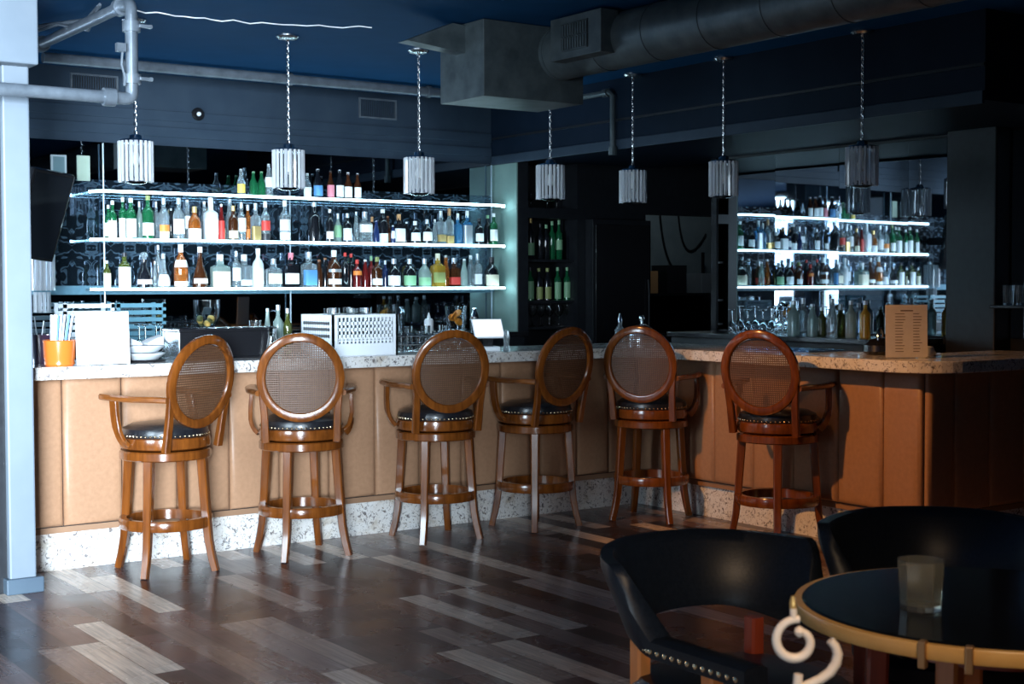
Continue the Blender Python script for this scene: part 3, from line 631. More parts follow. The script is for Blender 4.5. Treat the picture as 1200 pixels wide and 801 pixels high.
# black caddy bin
p = onc(212, 422); q = onc(306, 417)
t = thing('bar_caddy', 'long black bar caddy behind the leftmost stool', 'caddy', ((p.x+q.x)/2, p.y+.12, ZC), 0); hw = (q.x-p.x)/2
m = MB().box((-hw, -.10, 0), (hw, .14, .012))
m.box((-hw, -.10, .012), (hw, -.09, .15)).box((-hw, .13, .012), (hw, .14, .15)).box((-hw, -.09, .012), (-hw+.01, .13, .15)).box((hw-.01, -.09, .012), (hw, .13, .15)); m.build('caddy_body', GLOSSBLK, t, smooth=0, bevel=.003)
MB().box((-hw-.008, -.108, .15), (hw+.008, -.086, .165)).box((-hw-.008, .126, .15), (hw+.008, .148, .165)).box((-hw-.008, -.086, .15), (-hw+.012, .126, .165)).box((hw-.012, -.086, .15), (hw+.008, .126, .165)).build('rim', GLOSSBLK, t, smooth=0, bevel=.004)
m = MB()
for k in range(5): m.box((-.02+k*.075, .0, .012), (.035+k*.075, .10, .168))
m.build('condiment_insert', STEEL, t, smooth=0, bevel=.003)
q = along(299, 1, p.y+.30, 1.2); tumbler((q.x, p.y+.30, ZC), .20, .036, 'clear tapered mixing glass at the right end of the black caddy', None, name='mixing_glass')
q = along(242.5, 1, 8.85, 1.25)
t = thing('fruit_goblet', 'wide clear goblet of olives and citrus on the back counter', 'glass', (q.x, 8.85, ZB)); h = on(242, 351, 1, 8.85).z-ZB
MB().lathe([(.002, 0), (.06, .001), (.06, .005), (.012, .012), (.010, .05), (.05, .07), (.085, h*.55), (.088, h), (.084, h), (.08, h*.55), (.046, .075), (.002, .06)], 20).build('goblet_glass', CLEAR, t)
for k in range(9):
    a = k*2.2; rr = .045 if k else 0
    o = MB().lathe([(.002, -.022), (.016, -.016), (.022, 0), (.016, .016), (.002, .022)], 10).build('olive' if k % 2 else 'lemon', mat('olive_fruit', (.16, .16, .05), .4) if k % 2 else mat('lemon_peel', (.7, .45, .12), .5), loc=(q.x+rr*cos(a), 8.85+rr*sin(a), ZB+.10+.016*(k // 3)))
    tag(o, 'small %s in the wide goblet on the back counter' % ('green olive' if k % 2 else 'yellow lemon'), 'fruit', 'olives in the goblet' if k % 2 else 'lemons in the goblet')
# clear bottles between caddy and rack
for px, yt, w_, g, kd, dv, lab in ((313.5, 361, 9, 'pale', 'slim', .33, 'pale empty bottle with silver cap, left of three beside the white rack'), (326, 357, 12, 'pale', 'wine', .26, 'tall pale frosted bottle standing left of the white glass rack'), (337, 361, 11, 'olive', 'wine', .30, 'olive-tinted bottle half behind the left edge of the white rack')):
    pp = onc(px, 417); q = along(px, 1, min(7.585, pp.y+dv), 1.2); D = dist(q); h = on(px, yt, 1, q.y).z-ZC
    bottle((q.x, q.y, ZC), h, w_*D/FPX, kd, g, None, 'silver', lab, None, 'glass_bottle')
p = onc(323, 419); t = thing('cruet', 'small ribbed clear glass cruet in front of the pale bottles', 'cruet', (p.x, p.y+.04, ZC))
MB().lathe([(.028, 0), (.034, .01), (.03, .07), (.022, .12), (.026, .165), (.020, .17), (.016, .12), (.024, .07), (.026, .014), (.002, .012)], 12).build('cruet_body', CLEAR, t, smooth=0)
# white glass rack
p = onc(390, 417.5); q = along(466, 1, p.y, 1.1); LX = q.x-p.x; LY = .40
t = thing('glass_rack', 'white latticed plastic glassware rack standing on the bar', 'rack', (p.x, p.y, ZC)); RH = on(390, 369, 1, p.y).z-ZC
m = MB()
for (a0, a1, ax) in ((0, LX, 'f'), (0, LX, 'b'), (0, LY, 'l'), (0, LY, 'r')):
    def bx(s0, s1, z0, z1):
        if ax == 'f': m.box((s0, 0, z0), (s1, .012, z1))
        elif ax == 'b': m.box((s0, LY-.012, z0), (s1, LY, z1))
        elif ax == 'l': m.box((0, s0, z0), (.012, s1, z1))
        else: m.box((LX-.012, s0, z0), (LX, s1, z1))
    bx(a0, a1, 0, RH*.30); bx(a0, a1, RH*.93, RH); bx(a0, a0+.035, RH*.3, RH*.93); bx(a1-.035, a1, RH*.3, RH*.93)
    for zf in (.48, .64, .79): bx(a0+.035, a1-.035, RH*zf-.009, RH*zf+.009)
    nn = 14 if ax in 'fb' else 12; L_ = a1-a0-.07
    if ax == 'l':
        for k in range(nn): bx(a0+.035+L_*(k+.1)/nn, a0+.035+L_*(k+.9)/nn, RH*.3, RH*.93)
    else:
        for k in range(nn+1): bx(a0+.035+L_*k/nn-.003, a0+.035+L_*k/nn+.003, RH*.3, RH*.93)
        for k in range(nn):                                  # crossed struts in the wide row
            s0, s1 = a0+.035+L_*k/nn, a0+.035+L_*(k+1)/nn; y = .006 if ax == 'f' else LY-.006
            if ax in 'fb':
                for (za, zb) in ((RH*.31, RH*.47), (RH*.47, RH*.31)):
                    m.sweep([(s0, y, za), (s1, y, zb)], [(-.004, -.003), (.004, -.003), (.004, .003), (-.004, .003)], (0, 1, 0))
m.box((.012, .012, .004), (LX-.012, LY-.012, .016)); m.build('rack_walls', WHITE, t, smooth=0)
for i, (fx, fy) in enumerate(((.2, .35), (.45, .3), (.7, .35), (.3, .7), (.6, .7), (.8, .68))):
    tumbler((p.x+LX*fx, p.y+LY*fy, ZC+.0165), RH+.022-.006*(i % 2), .034, 'upturned clear glass poking just above the rim of the white rack', 'glasses inside the white rack', taper=.95)
# black drainer caddy with glasses
p = onc(474, 414); q = onc(548, 412.5); hw = (along(548, 1, p.y, ZC).x-p.x)/2
t = thing('glass_drainer', 'low dark wire drainer of glasses right of the white rack', 'drainer', (p.x+hw, p.y+.16, ZC))
m = MB(); 
for z in (.004, .05, .10):
    m.tube([(-hw, -.13, z), (hw, -.13, z), (hw, .13, z), (-hw, .13, z)], .004, 6, closed=True)
for k in range(13):
    x = -hw+2*hw*k/12; m.tube([(x, -.13, .10), (x, -.13, .004), (x, .13, .004), (x, .13, .10)], .0025, 5)
m.build('wire_frame', CHROME, t)
for i in range(8):
    x = -hw+.035+(2*hw-.07)*(i % 4)/3; y = -.065+.13*(i//4)
    tumbler((t.location.x+x, t.location.y+y, ZC+.008), .115+.03*(i//4), .03, '%s glass in the %s row of the dark wire drainer' % (ordn(i % 4), 'front' if i < 4 else 'back'), 'glasses in the wire drainer', taper=.8)
q = along(502.5, 1, 8.85, 1.2); h = on(502, 366, 1, 8.85).z-ZB
t = thing('squeeze_bottle', 'white squeeze bottle with pointed nozzle on the back counter', 'bottle', (q.x, 8.85, ZB)); MB().lathe([(.03, 0), (.034, .01), (.034, h*.6), (.026, h*.7), (.012, h*.72)], 16).build('body', WHITE, t); MB().lathe([(.012, h*.72), (.012, h*.78), (.003, h)], 12).build('nozzle', WHITE, t)
q = along(534, 1, 8.82, 1.25); h = on(534, 358, 1, 8.82).z-ZB
tumbler((q.x, 8.82, ZB), h, .082, 'large clear tumbler holding orange slices on the back counter', None, name='garnish_glass', taper=.8)
for k in range(5):
    a = k*1.26; o = MB().lathe([(.002, 0), (.03, .0), (.033, .006), (.03, .012), (.002, .012)], 14, T(0, 0, 0, a, .9)).build('orange_slice', mat('orange_flesh', (.85, .30, .03), .4), loc=(q.x+.022*cos(a), 8.82+.022*sin(a), ZB+.075+.016*k))
    tag(o, 'orange slice inside the large clear tumbler on the back counter', 'fruit', 'orange slices in the tumbler')
q = along(556, 1, 8.8, 1.25); h = on(556, 360, 1, 8.8).z-ZB
t = thing('cocktail_shaker', 'slim steel cocktail shaker right of the orange-slice tumbler', 'shaker', (q.x, 8.8, ZB)); MB().lathe([(.026, 0), (.034, h*.62)], 16).build('tin', STEEL, t); MB().lathe([(.034, h*.62), (.03, h*.75), (.018, h*.85), (.018, h*.97), (.01, h)], 16).build('lid', CHROME, t)
# point-of-sale tablet
p = onc(583, 411.5); t = thing('tablet_terminal', 'white tilted tablet terminal at the far end of the left bar', 'tablet', (p.x, p.y+.10, ZC), -.35)
s = dist(p)/FPX
M = T(0, .0, .135, 0, .85)
MB().box((-.095, -.075, -.004), (.095, .075, .004), M).build('screen_case', WHITE, t, smooth=0, bevel=.003)
MB().box((-.088, -.066, .0042), (.088, .066, .005), M).build('screen', mat('lit_screen', (.8, .85, .9), .3, emit=(.85, .93, 1), estr=1.1), t, smooth=0)
MB().box((-.03, .0, .028), (.03, .025, .125)).build('neck', GLOSSBLK, t, smooth=0)
MB().box((-.075, -.07, 0), (.06, .07, .028)).build('base', WHITE, t, smooth=0, bevel=.006)
p = onc(597, 412.5); t = thing('pepper_mill', 'clear ridged mill beside the tablet terminal', 'mill', (p.x, p.y+.03, ZC)); MB().lathe([(.02, 0), (.022, .01), (.016, .05), (.02, .09), (.014, .125), (.004, .132)], 14).build('mill_body', GL['clear'], t)
# objects behind the corner stool
q = along(726.5, 1, 7.45, 1.15); h = on(726, 367, 1, 7.45).z-ZC
t = thing('pour_bottle', 'clear bottle with a tapered steel pourer at the bar corner', 'bottle', (q.x, 7.45, ZC)); MB().lathe([(.034, 0), (.036, .01), (.036, h*.45), (.014, h*.6), (.013, h*.72)], 16).build('body', GL['clear'], t); MB().lathe([(.015, h*.72), (.013, h*.8), (.005, h)], 12).build('pourer', CHROME, t)
q = along(752, 1, 7.42, 1.1); h = on(752, 369, 1, 7.42).z-ZC
t = thing('cloche', 'silver domed cover with a ball knob behind the corner stool', 'cover', (q.x, 7.42, ZC)); MB().lathe([(.095, 0), (.098, .008), (.09, .05), (.07, h*.55), (.035, h*.66), (.012, h*.69)], 28).build('dome', STEEL, t); MB().lathe([(.008, h*.69), (.008, h*.78), (.017, h*.84), (.019, h*.90), (.014, h*.97), (.002, h)], 14).build('knob', CHROME, t)

# ------------------------------------------------------------------ things on and behind the right counter
def onu(px, u, z): return along(px, 0, u, z)
rbot = [(930, 352, 15, 'pale', 'wine'), (941, 349, 13, 'clear', 'liquor'), (952, 356, 12, 'pale', 'slim'), (963, 360, 11, 'olive', 'wine'), (975, 350, 12, 'clear', 'slim'), (985, 356, 12, 'olive', 'jug'), (997, 352, 13, 'pale', 'wine'), (1006, 355, 11, 'clear', 'slim'), (1014, 352, 13, 'yellow', 'wine')]
for i, (px, yt, w_, g, kd) in enumerate(rbot):
    u = 7.12+(.09 if i % 2 else 0); q = onu(px, u, 1.2); D = dist(q); h = on(px, yt, 0, u).z-ZB
    bottle((u, q.y, ZB), h, w_*D/FPX, kd, g, None, 'silver', '%s %s, %s from left of the row under the right mirror' % (ADJ.get(g, g), TY[kd], ordn(i)), 'bottles under the right mirror', 'glass_bottle')
for i, px in enumerate((858, 867, 876, 885, 894, 904, 913, 922)):
    u = 7.16+(.14 if i % 2 else 0); q = onu(px, u, 1.2)
    goblet((u, q.y, ZB), .17+.02*(i % 2), .032, '%s from left of the upturned stemmed glasses under the right mirror' % ordn(i), 'upturned glasses under the right mirror', True)
pa, pb = onc(932, 404), onc(1006, 415)
t = thing('drip_tray', 'blue-lit metal drip tray lying on the right-hand counter', 'tray', (6.31, 6.05, ZC))
MB().box((-.17, -.27, 0), (.17, .27, .008)).build('tray_base', mat('steel_blue_sheen', (.30, .58, .95), .22, 1), t, smooth=0, bevel=.003)  # blue LED sheen put into the metal colour of tray and ribs
m = MB()
for k in range(8): m.box((-.15, -.25+k*.067, .0081), (.15, -.22+k*.067, .012))
m.build('tray_ribs', mat('rib_blue_sheen', (.42, .68, .98), .2, 1), t, smooth=0)
q = onu(1031, 6.30, 1.1); t = thing('chafing_pan', 'dark rounded pan with a bright loop handle, left of the kraft menu', 'pan', (6.30, q.y, ZC))
MB().lathe([(.075, 0), (.095, .02), (.09, .055), (.06, .085), (.02, .095), (.002, .096)], 28).build('pan_body', GLOSSBLK, t); MB().tube(bez((-.05, -.03, .085), (-.06, -.03, .17), (.06, .02, .17), (.05, .03, .085), 12), .006, 8).build('handle', CHROME, t)
card('menu_card', 'kraft brown menu card with printed lines on the right-hand bar', 1038, 1087, 357, 419.5, 'cam', 0, KRAFT, lines=15, lean=.05)
q = onc(1098, 418); t = tag(MB().lathe([(.05, 0), (.055, .02), (.04, .05), (.002, .055)], 20, sx=1, sy=.7, e=3).build('folded_towel', CLOTH, loc=(q.x+.06, q.y+.12, ZC)), 'crumpled pale bar towel beside the kraft menu card', 'towel')
q = onu(1150, 6.6, 1.1)

# ------------------------------------------------------------------ pendants
def make_pendant():
    t = thing('pendant_light', 'x', 'light', group='crystal pendants over the bar')
    MB().lathe([(.002, 0), (.066, 0), (.066, -.010), (.055, -.022), (.012, -.028), (.008, -.034)], 24).build('canopy', STEEL, t)
    m = MB(); z = -.034; k = 0; zt = -(CZ-2.272)
    while z > zt:
        M = Matrix.Translation((0, 0, z-.012)) @ Matrix.Rotation(pi/2*(k % 2), 4, 'Z')
        m.tube([M @ V((.008*cos(a), 0, .0155*sin(a))) for a in [2*pi*i/8 for i in range(8)]], .0024, 5, closed=True); z -= .0235; k += 1
    m.build('chain', STEEL, t)
    MB().lathe([(.006, zt+.006), (.03, zt-.002), (.035, zt-.02), (.082, zt-.028), (.086, zt-.034), (.086, zt-.048), (.078, zt-.050)], 24).build('top_cap', CHROME, t)
    zb = -(CZ-2.016); m = MB(); n = 20
    for i in range(n):
        a = 2*pi*i/n; r = .086
        m.prism([(-.0095, 0), (0, -.009), (.0095, 0), (0, .009)], zb+(.0 if i % 2 else .004), zt-.036, Matrix.Rotation(a, 4, 'Z') @ Matrix.Translation((0, r, 0)))
    m.build('crystal_shade', CRYSTAL, t, smooth=0)
    MB().lathe([(.03, zb+.03), (.06, zb+.015), (.062, zb+.002), (.045, zb-.008), (.02, zb-.012)], 20).build('bottom_cap', CHROME, t)
    MB().lathe([(.012, zt-.045), (.012, zt-.09), (.026, zt-.13), (.022, zt-.16), (.002, zt-.175)], 12).build('bulb', mat('frosted_bulb', (.8, .8, .78), .4), t)
    return t
pend = make_pendant()
ps = [(2.757, 7.5, 'crystal drum pendant farthest left, hanging below the pipe elbow'), (3.665, 7.5, 'crystal drum pendant in front of the gap between the beer bottles'), (4.544, 7.5, 'crystal drum pendant above the right half of the lit shelves'),
      (5.545, 7.5, 'crystal drum pendant hanging before the dark wine niche'), (6.269, 7.53, 'dim crystal drum pendant above the inner corner of the bar'), (6.30, 6.67, 'crystal drum pendant at the left edge of the right mirror'), (6.30, 5.535, 'crystal drum pendant farthest right, above the kraft menu card')]
for i, (x, y, lab) in enumerate(ps):
    o = pend if i == 0 else copy_tree(pend); o.location = (x, y, CZ); o['label'] = lab

# ------------------------------------------------------------------ ceiling services
du = thing('air_duct', 'galvanised air duct with square plenum and round run under the ceiling', 'duct')
MB().box((4.30, 6.42, 2.478), (4.98, 6.86, CZ-.004)).build('plenum_box', DUCT, du, smooth=0, bevel=.004)
MB().loops([[(3.93, y, 2.765), (4.30, y, 2.73), (4.30, y, 2.88), (4.22, y, 2.885)] for y in (6.60, 6.70)]).build('flange_plate', DUCT, du, smooth=0)
m = MB(); ys = 6.42; U0_ = 4.81; ZR = 2.745; RR = .146
m.lathe([(RR, 0), (RR, 7.2)], 32, Matrix.Translation((U0_, 6.43, ZR)) @ Matrix.Rotation(pi/2, 4, 'X')); 
rd = m.build('round_duct', DUCT, du)
for k in range(9): MB().lathe([(RR-.002, 0), (RR+.003, 0), (RR+.003, .012), (RR-.002, .012)], 32, Matrix.Translation((U0_, 6.40-k*.42, ZR)) @ Matrix.Rotation(pi/2, 4, 'X'), closed=True).build('seam_ring', DUCT, rd)
rg = MB().box((4.60, 5.785, 2.657), (4.72, 6.22, 2.88)).build('register_box', DUCT, du, smooth=0, bevel=.004)
m = MB()
for k in range(10): m.box((4.590, 5.895+k*.022, 2.70), (4.599, 5.906+k*.022, 2.84))
for z in (2.695, 2.765, 2.835): m.box((4.590, 5.89, z), (4.601, 6.12, z+.008))
m.build('louvre_grille', DUCT, rg, smooth=0); MB().box((4.5975, 5.89, 2.70), (4.5995, 6.12, 2.84)).build('grille_backing', BLACK, rg, smooth=0)
# pipe with elbows at upper left
pp = thing('water_pipe', 'grey painted water pipe with elbows crossing before the left pillar', 'pipe')
y0, zp = 6.62, 2.345; xe = 2.42
r_ = .03
MB().tube([(.4, y0, zp), (xe-.06, y0, zp)]+bez((xe-.06, y0, zp), (xe, y0, zp), (xe, y0, zp), (xe, y0, zp+.06), 6)[1:]+[(xe, y0, 2.74)], r_, 14).build('pipe_run', PIPE, pp)
MB().tube(bez((xe, y0, 2.72), (xe, y0, 2.80), (xe, y0, 2.80), (xe, y0+.10, 2.80), 6)+[(xe, 8.2, 2.80)], r_*.95, 14).build('pipe_branch', PIPE, pp)
for (a, b) in (((xe-.14, y0, zp), (xe-.085, y0, zp)), ((xe, y0, zp+.07), (xe, y0, zp+.115)), ((xe, y0, 2.66), (xe, y0, 2.71)), ((xe, y0+.12, 2.80), (xe, y0+.165, 2.80)), ((xe, 8.0, 2.80), (xe, 8.06, 2.80))): MB().tube([a, b], r_*1.45, 14).build('coupling', PIPE, pp)
for z in (zp+.092, 2.685): MB().box((xe+.02, y0-.055, z-.008), (xe+.085, y0-.035, z+.008)).build('coupling_clamp', PIPE, pp, smooth=0, bevel=.003); MB().lathe([(.010, -.012), (.010, .012)], 6, T(xe+.075, y0-.045, z, 0, pi/2)).build('coupling_bolt', PIPE, pp)
o = MB().tube([(xe-.05, y0-.015, 2.56), (xe-.055, y0-.015, 2.50), (xe-.04, y0-.02, 2.44), (xe-.045, y0-.02, 2.40)], .006, 6).box((xe-.08, y0-.03, 2.56), (xe-.036, y0, 2.60)).build('hanging_cable', PIPE); tag(o, 'short white cable and clip hanging beside the vertical water pipe', 'cable')
cv = 8.8; pa, pb = on(50, 62, 1, cv), on(560, 114, 1, cv); zc = CZ-.045+.0
cn = thing('conduit', 'long grey conduit along the top of the back wall', 'pipe')
MB().tube([(pa.x, cv, zc), (6.30, cv, zc)], .034, 14).build('conduit_run', PIPE, cn)
for x in (3.2, 4.3, 5.4): MB().tube([(x, cv, zc), (x+.03, cv, zc)], .042, 14).build('conduit_strap', PIPE, cn)
o = MB().tube([V(q)+V((0, .02*sin(i*1.7), -.006-.004*sin(i*2.3))) for i, q in enumerate(bez((2.68, 7.245, CZ), (3.1, 7.30, CZ), (3.4, 7.25, CZ), (3.93, 6.99, CZ), 22))], .0035, 6).build('ceiling_wire', WHITE); tag(o, 'thin white wire stapled across the blue-lit ceiling', 'wire')
o = MB().tube([(2.1, 8.1, 2.87), (2.25, 7.9, 2.80), (2.38, 7.6, 2.84), (2.44, 7.3, 2.77), (2.40, 7.0, 2.85)], .008, 6).tube([(2.2, 8.15, 2.83), (2.36, 7.8, 2.86), (2.5, 7.5, 2.86), (2.43, 7.1, 2.86)], .012, 6).build('cable_bundle', PIPE); tag(o, 'loose cable bundle draped over the upper pipe branch', 'cable')
def grille(px0, y0_, px1, y1_, lab):
    a, b = on(px0, y0_, 1, VB), on(px1, y1_, 1, VB)
    t = thing('vent_grille', lab, 'vent', (a.x, VB-.001, b.z)); wd, hh = b.x-a.x, a.z-b.z
    MB().box((0, -.014, 0), (wd, 0, .012)).box((0, -.014, hh-.012), (wd, 0, hh)).box((0, -.014, .012), (.012, 0, hh-.012)).box((wd-.012, -.014, .012), (wd, 0, hh-.012)).build('frame', PIPE, t, smooth=0)
    m = MB(); k = 0
    while .02+k*.016 < wd-.02: m.box((.02+k*.016, -.012, .012), (.026+k*.016, -.002, hh-.012)); k += 1
    m.build('slats', BLUECAST, t, smooth=0); MB().box((.012, -.002, .012), (wd-.012, 0, hh-.012)).build('backing', BLACK, t, smooth=0)
grille(82, 85, 138, 112, 'dark slatted vent high on the back wall behind the pipe'); grille(420, 114, 464, 141, 'slatted vent high on the back wall left of the third pendant')
q = on(231, 134, 1, VB); t = thing('dome_camera', 'small black dome camera on the wall above the shelves', 'camera', (q.x, VB-.001, q.z))
M = Matrix.Rotation(pi/2, 4, 'X'); MB().lathe([(.045, 0), (.045, .02), (.036, .03)], 20, M).build('housing', GLOSSBLK, t); MB().lathe([(.016, .03), (.014, .040), (.008, .045), (.002, .047)], 16, M).build('lens', mat('lens_white', (.7, .75, .8), .2), t)
sp = thing('sprinkler_pipe', 'thin dark sprinkler pipe dropping down the soffit right of the duct', 'pipe')
q = onu(718, UJ-.05, 2.6); yy = q.y
MB().tube([(UJ-.05, yy+.35, 2.80), (UJ-.05, yy+.03, 2.80), (UJ-.05, yy, 2.77), (UJ-.05, yy, 2.36)], .02, 10).build('pipe_run', DUCT, sp); MB().tube([(UJ-.05, yy, 2.42), (UJ-.05, yy, 2.36)], .03, 10).build('coupling', DUCT, sp); MB().tube([(UJ-.05, yy+.05, 2.80), (UJ-.05, yy+.10, 2.80)], .03, 10).build('coupling', DUCT, sp)
q = onu(1128, 7.45, 2.6); t = tag(MB().lathe([(.03, 0), (.03, .012), (.012, .03), (.002, .032)], 14, T(7.449, 5.7, 2.5, 0, 0, -pi/2)).build('detector', mat('red_detector', (.35, .22, .18), .4)), 'tiny round detector on the dark right-hand pillar', 'detector')
# black monitor tilted down on the back wall at left
q = on(62, 250, 1, 9.05); t = thing('wall_monitor', 'black tilted monitor hanging behind the left pillar', 'monitor', (q.x-.07, 9.0, q.z), .25)
M = T(0, 0, 0, 0, .30, .12); MB().box((-.16, -.03, -.30), (.13, .03, .27), M).build('screen_case', GLOSSBLK, t, smooth=0, bevel=.006); MB().box((-.145, -.033, -.28), (.115, -.0305, .25), M).build('screen', mat('dark_screen', (.01, .012, .016), .04), t, smooth=0); MB().box((-.03, .03, -.05), (.03, .325, .03)).build('bracket', BLACK, t, smooth=0)
q = on(50, 322, 1, 9.2); t = thing('wall_sconce', 'two-tier crystal sconce under the tilted black monitor', 'light', (q.x, 9.22, q.z))
m = MB()
for (r, z0, z1, n) in ((.075, -.10, .13, 16), (.045, -.24, -.11, 10)):
    for i in range(n): m.prism([(-.012, 0), (0, -.009), (.012, 0), (0, .009)], z0, z1, Matrix.Rotation(2*pi*i/n, 4, 'Z') @ Matrix.Translation((0, r, 0)))
m.build('crystal_shade', CRYSTAL, t, smooth=0); MB().lathe([(.03, .12), (.085, .132), (.085, .16), (.03, .17)], 20).box((-.02, 0, .13), (.02, .105, .16)).build('bracket', STEEL, t)

o = MB().box((0, 0, 0), (.085, .006, .165)).build('reflection_slab', mat('green_reflection', (.42, .52, .42), .7), loc=(3.03, VB-.028, 2.15), smooth=0); tag(o, 'pale green reflection built as a slab on the mirror above the tilted monitor', 'reflection')  # pale reflection in the mirror, built as a thin slab
t = thing('reflection_frame', 'small pale framed reflection built on the mirror beside the green one', 'frame', (2.86, VB-.03, 2.16), -.0)  # another mirror reflection, built as a small framed piece
MB().box((0, 0, 0), (.10, .008, .012)).box((0, 0, .14), (.10, .008, .152)).box((0, 0, .012), (.012, .008, .14)).box((.088, 0, .012), (.10, .008, .14)).build('frame', mat('reflection_grey', (.45, .52, .55), .4), t, smooth=0); MB().box((.012, .003, .012), (.088, .006, .14)).build('print', mat('reflection_dark', (.16, .25, .28), .3), t, smooth=0)
t = thing('wall_shelf', 'short black shelf on the wall right of the dark pillar', 'shelf', (7.42, 5.2, 1.31)); MB().box((-.1, -.3, 0), (.178, .22, .018)).build('board', GLOSSBLK, t, smooth=0, bevel=.003); MB().box((.1, -.02, -.12), (.178, .02, 0)).build('bracket', BLACK, t, smooth=0)
for i, v in enumerate((5.36, 5.27, 5.18, 5.09)): tumbler((7.42, v, 1.3285), .12, .036, '%s from left of the small tumblers on the black shelf right of the pillar' % ordn(i), 'tumblers on the black wall shelf')
# ------------------------------------------------------------------ cold cabinet, passage and back room
cb = thing('cold_cabinet', 'tall black cold cabinet between the wine niche and the passage', 'cabinet')
MB().box((7.0, 8.90, 0), (7.6, 8.998, 1.98)).build('cabinet_body', BLACK, cb, smooth=0, bevel=.004); MB().box((7.02, 8.885, .1), (7.58, 8.899, 1.94)).build('door', GLOSSBLK, cb, smooth=0, bevel=.004); MB().tube([(7.55, 8.87, .9), (7.55, 8.86, 1.0), (7.55, 8.86, 1.4), (7.55, 8.87, 1.5)], .008, 8).build('handle', BLACK, cb)
sh = thing('storage_rack', 'dark storage rack of boxes seen through the passage', 'rack', (9.5, 10.9, 0))
m = MB()
for z in (.5, .95, 1.35): m.box((-.75, -.2, z), (.75, .25, z+.025))
for x in (-.73, .73):
    for y in (-.19, .24): m.box((x-.012, y-.012, 0), (x+.012, y+.012, 1.8))
m.box((-.95, .26, 0), (1.05, .28, 1.46)); m.build('rack_frame', BLACK, sh, smooth=0)
for i, (x, w_, h, c, lab) in enumerate(((-.55, .18, .30, 'brown', 'narrow brown carton on the storage rack in the back room'), (-.3, .2, .22, 'cork', 'low tan carton on the storage rack in the back room'), (.05, .26, .28, 'black', 'black carton on the storage rack in the back room'), (.4, .22, .2, 'silver', 'grey carton on the storage rack in the back room'))):
    tag(MB().box((x-w_/2, -.12, 0), (x+w_/2, .12, h)).box((x-.02, -.123, 0), (x+.02, -.12, h)).build('carton', LB[c], loc=(9.5, 10.9, 1.376), smooth=0, bevel=.003), lab, 'box', 'cartons on the storage rack')
for i, (x0, x1, zl, lab) in enumerate(((9.75, 10.3, 1.5, 'long black cable looping across the grey back-room wall'), (10.0, 10.4, 1.72, 'short black cable hanging on the grey back-room wall'))):
    tag(MB().tube(bez((x0, 11.28, 2.3), (x0+.05, 11.28, zl), (x1-.2, 11.28, zl), (x1, 11.28, 2.0 if i else 1.5), 16), .010, 6).build('wall_cable', BLACK), lab, 'cable', 'cables on the back-room wall')
bl = bpy.data.lights.new('back_room_bulb', 'POINT'); bl.energy = 6; bl.color = (.8, .95, 1); bl.shadow_soft_size = .15
bo = bpy.data.objects.new('back_room_bulb', bl); COL.objects.link(bo); bo.location = (9.2, 10.2, 2.6)

# ------------------------------------------------------------------ club chairs and table in front
def make_club():
    t = thing('club_chair', 'x', 'chair', group='black leather club chairs at the round table')
    R1 = .258; path = []; fl = .32
    for k in range(7): path.append((-R1+.01*(1-k/6), fl*(1-k/6), (-1, 0), k/6*.40))
    for k in range(1, 72): a = pi+pi*k/72; path.append((R1*cos(a), R1*sin(a), (cos(a), sin(a)), .42+.58*(1-abs(k/36-1))))
    for k in range(7): path.append((R1-.01*k/6, fl*k/6, (1, 0), (1-k/6)*.40))
    L = []
    def sm(x): x = max(0, min(1, x)); return x*x*(3-2*x)
    low = []
    for (x, y, n, h) in path:
        q = .93*sm((h-.405)/.13)+.07*sm((h-.5)/.4); lo = .56+.045*sm((h-.45)/.4); hi = .612+.178*q; th = .034-.008*q; n3 = V((n[0], n[1], 0)); c = V((x, y, 0))
        lean = .085*q
        ring = []
        for (a, z) in ((-th*.6, 0), (-th, .12), (-th, .5), (-th, .86), (-th*.6, 1), (th*.6, 1), (th, .86), (th, .5), (th, .12), (th*.6, 0)):
            ring.append(c+n3*(a+lean*z)+V((0, 0, lo+(hi-lo)*z)))
        L.append(ring); low.append(c+n3*th+V((0, 0, lo+.022)))
    band = MB().loops(L).build('back_band', CLUB, t, smooth=50)
    m = MB(); acc = 0; last = None
    for a, b in zip(low, low[1:]):
        n_ = max(1, round((b-a).length/.024))
        for k in range(n_):
            p_ = a+(b-a)*k/n_; o2 = V((p_.x, max(p_.y, -.0) and p_.y, 0)); nn = V((p_.x, min(p_.y, 0), 0)).normalized()
            m.lathe([(.0072, 0), (.0065, .003), (.003, .0055), (.0004, .006)], 8, Matrix.Translation(p_) @ nn.to_track_quat('Z', 'Y').to_matrix().to_4x4())
    m.build('nailhead_trim', BRASS, band)
    for (x, y, mm) in ((-.245, .17, DARKWOOD), (.245, .17, ORWOOD), (-.19, -.17, DARKWOOD), (.19, -.17, ORWOOD)):
        m = MB().sweep([(x*1.06, y*1.1, 0), (x*1.02, y*1.04, .2), (x, y, .42), (x, y, .572)], rrect(.021, .021, .3), (1, 0, 0)); m.build('leg', mm, t)
    MB().lathe([(.05, .40), (.225, .40), (.245, .415), (.247, .45), (.23, .475), (.12, .487), (.002, .489)], 32, e=3).build('seat_cushion', CLUB, t)
    MB().lathe([(.19, .34), (.238, .34), (.242, .39), (.235, .40), (.19, .40)], 32, e=3, closed=True).build('seat_rail', DARKWOOD, t)
    return t
club = make_club()
c2 = copy_tree(club)
def face(o, x, y, tx, ty, lab): o.location = (x, y, 0); o.rotation_euler.z = math.atan2(ty-y, tx-x)-pi/2; o['label'] = lab
face(club, 2.475, 2.545, 2.45, 1.95, 'black leather club chair with brass nailheads, left of the round table')
face(c2, 3.20, 2.50, 2.75, 1.95, 'black leather club chair in shadow behind the round table')
TC = V((2.665, 1.965, 0)); TR = .425
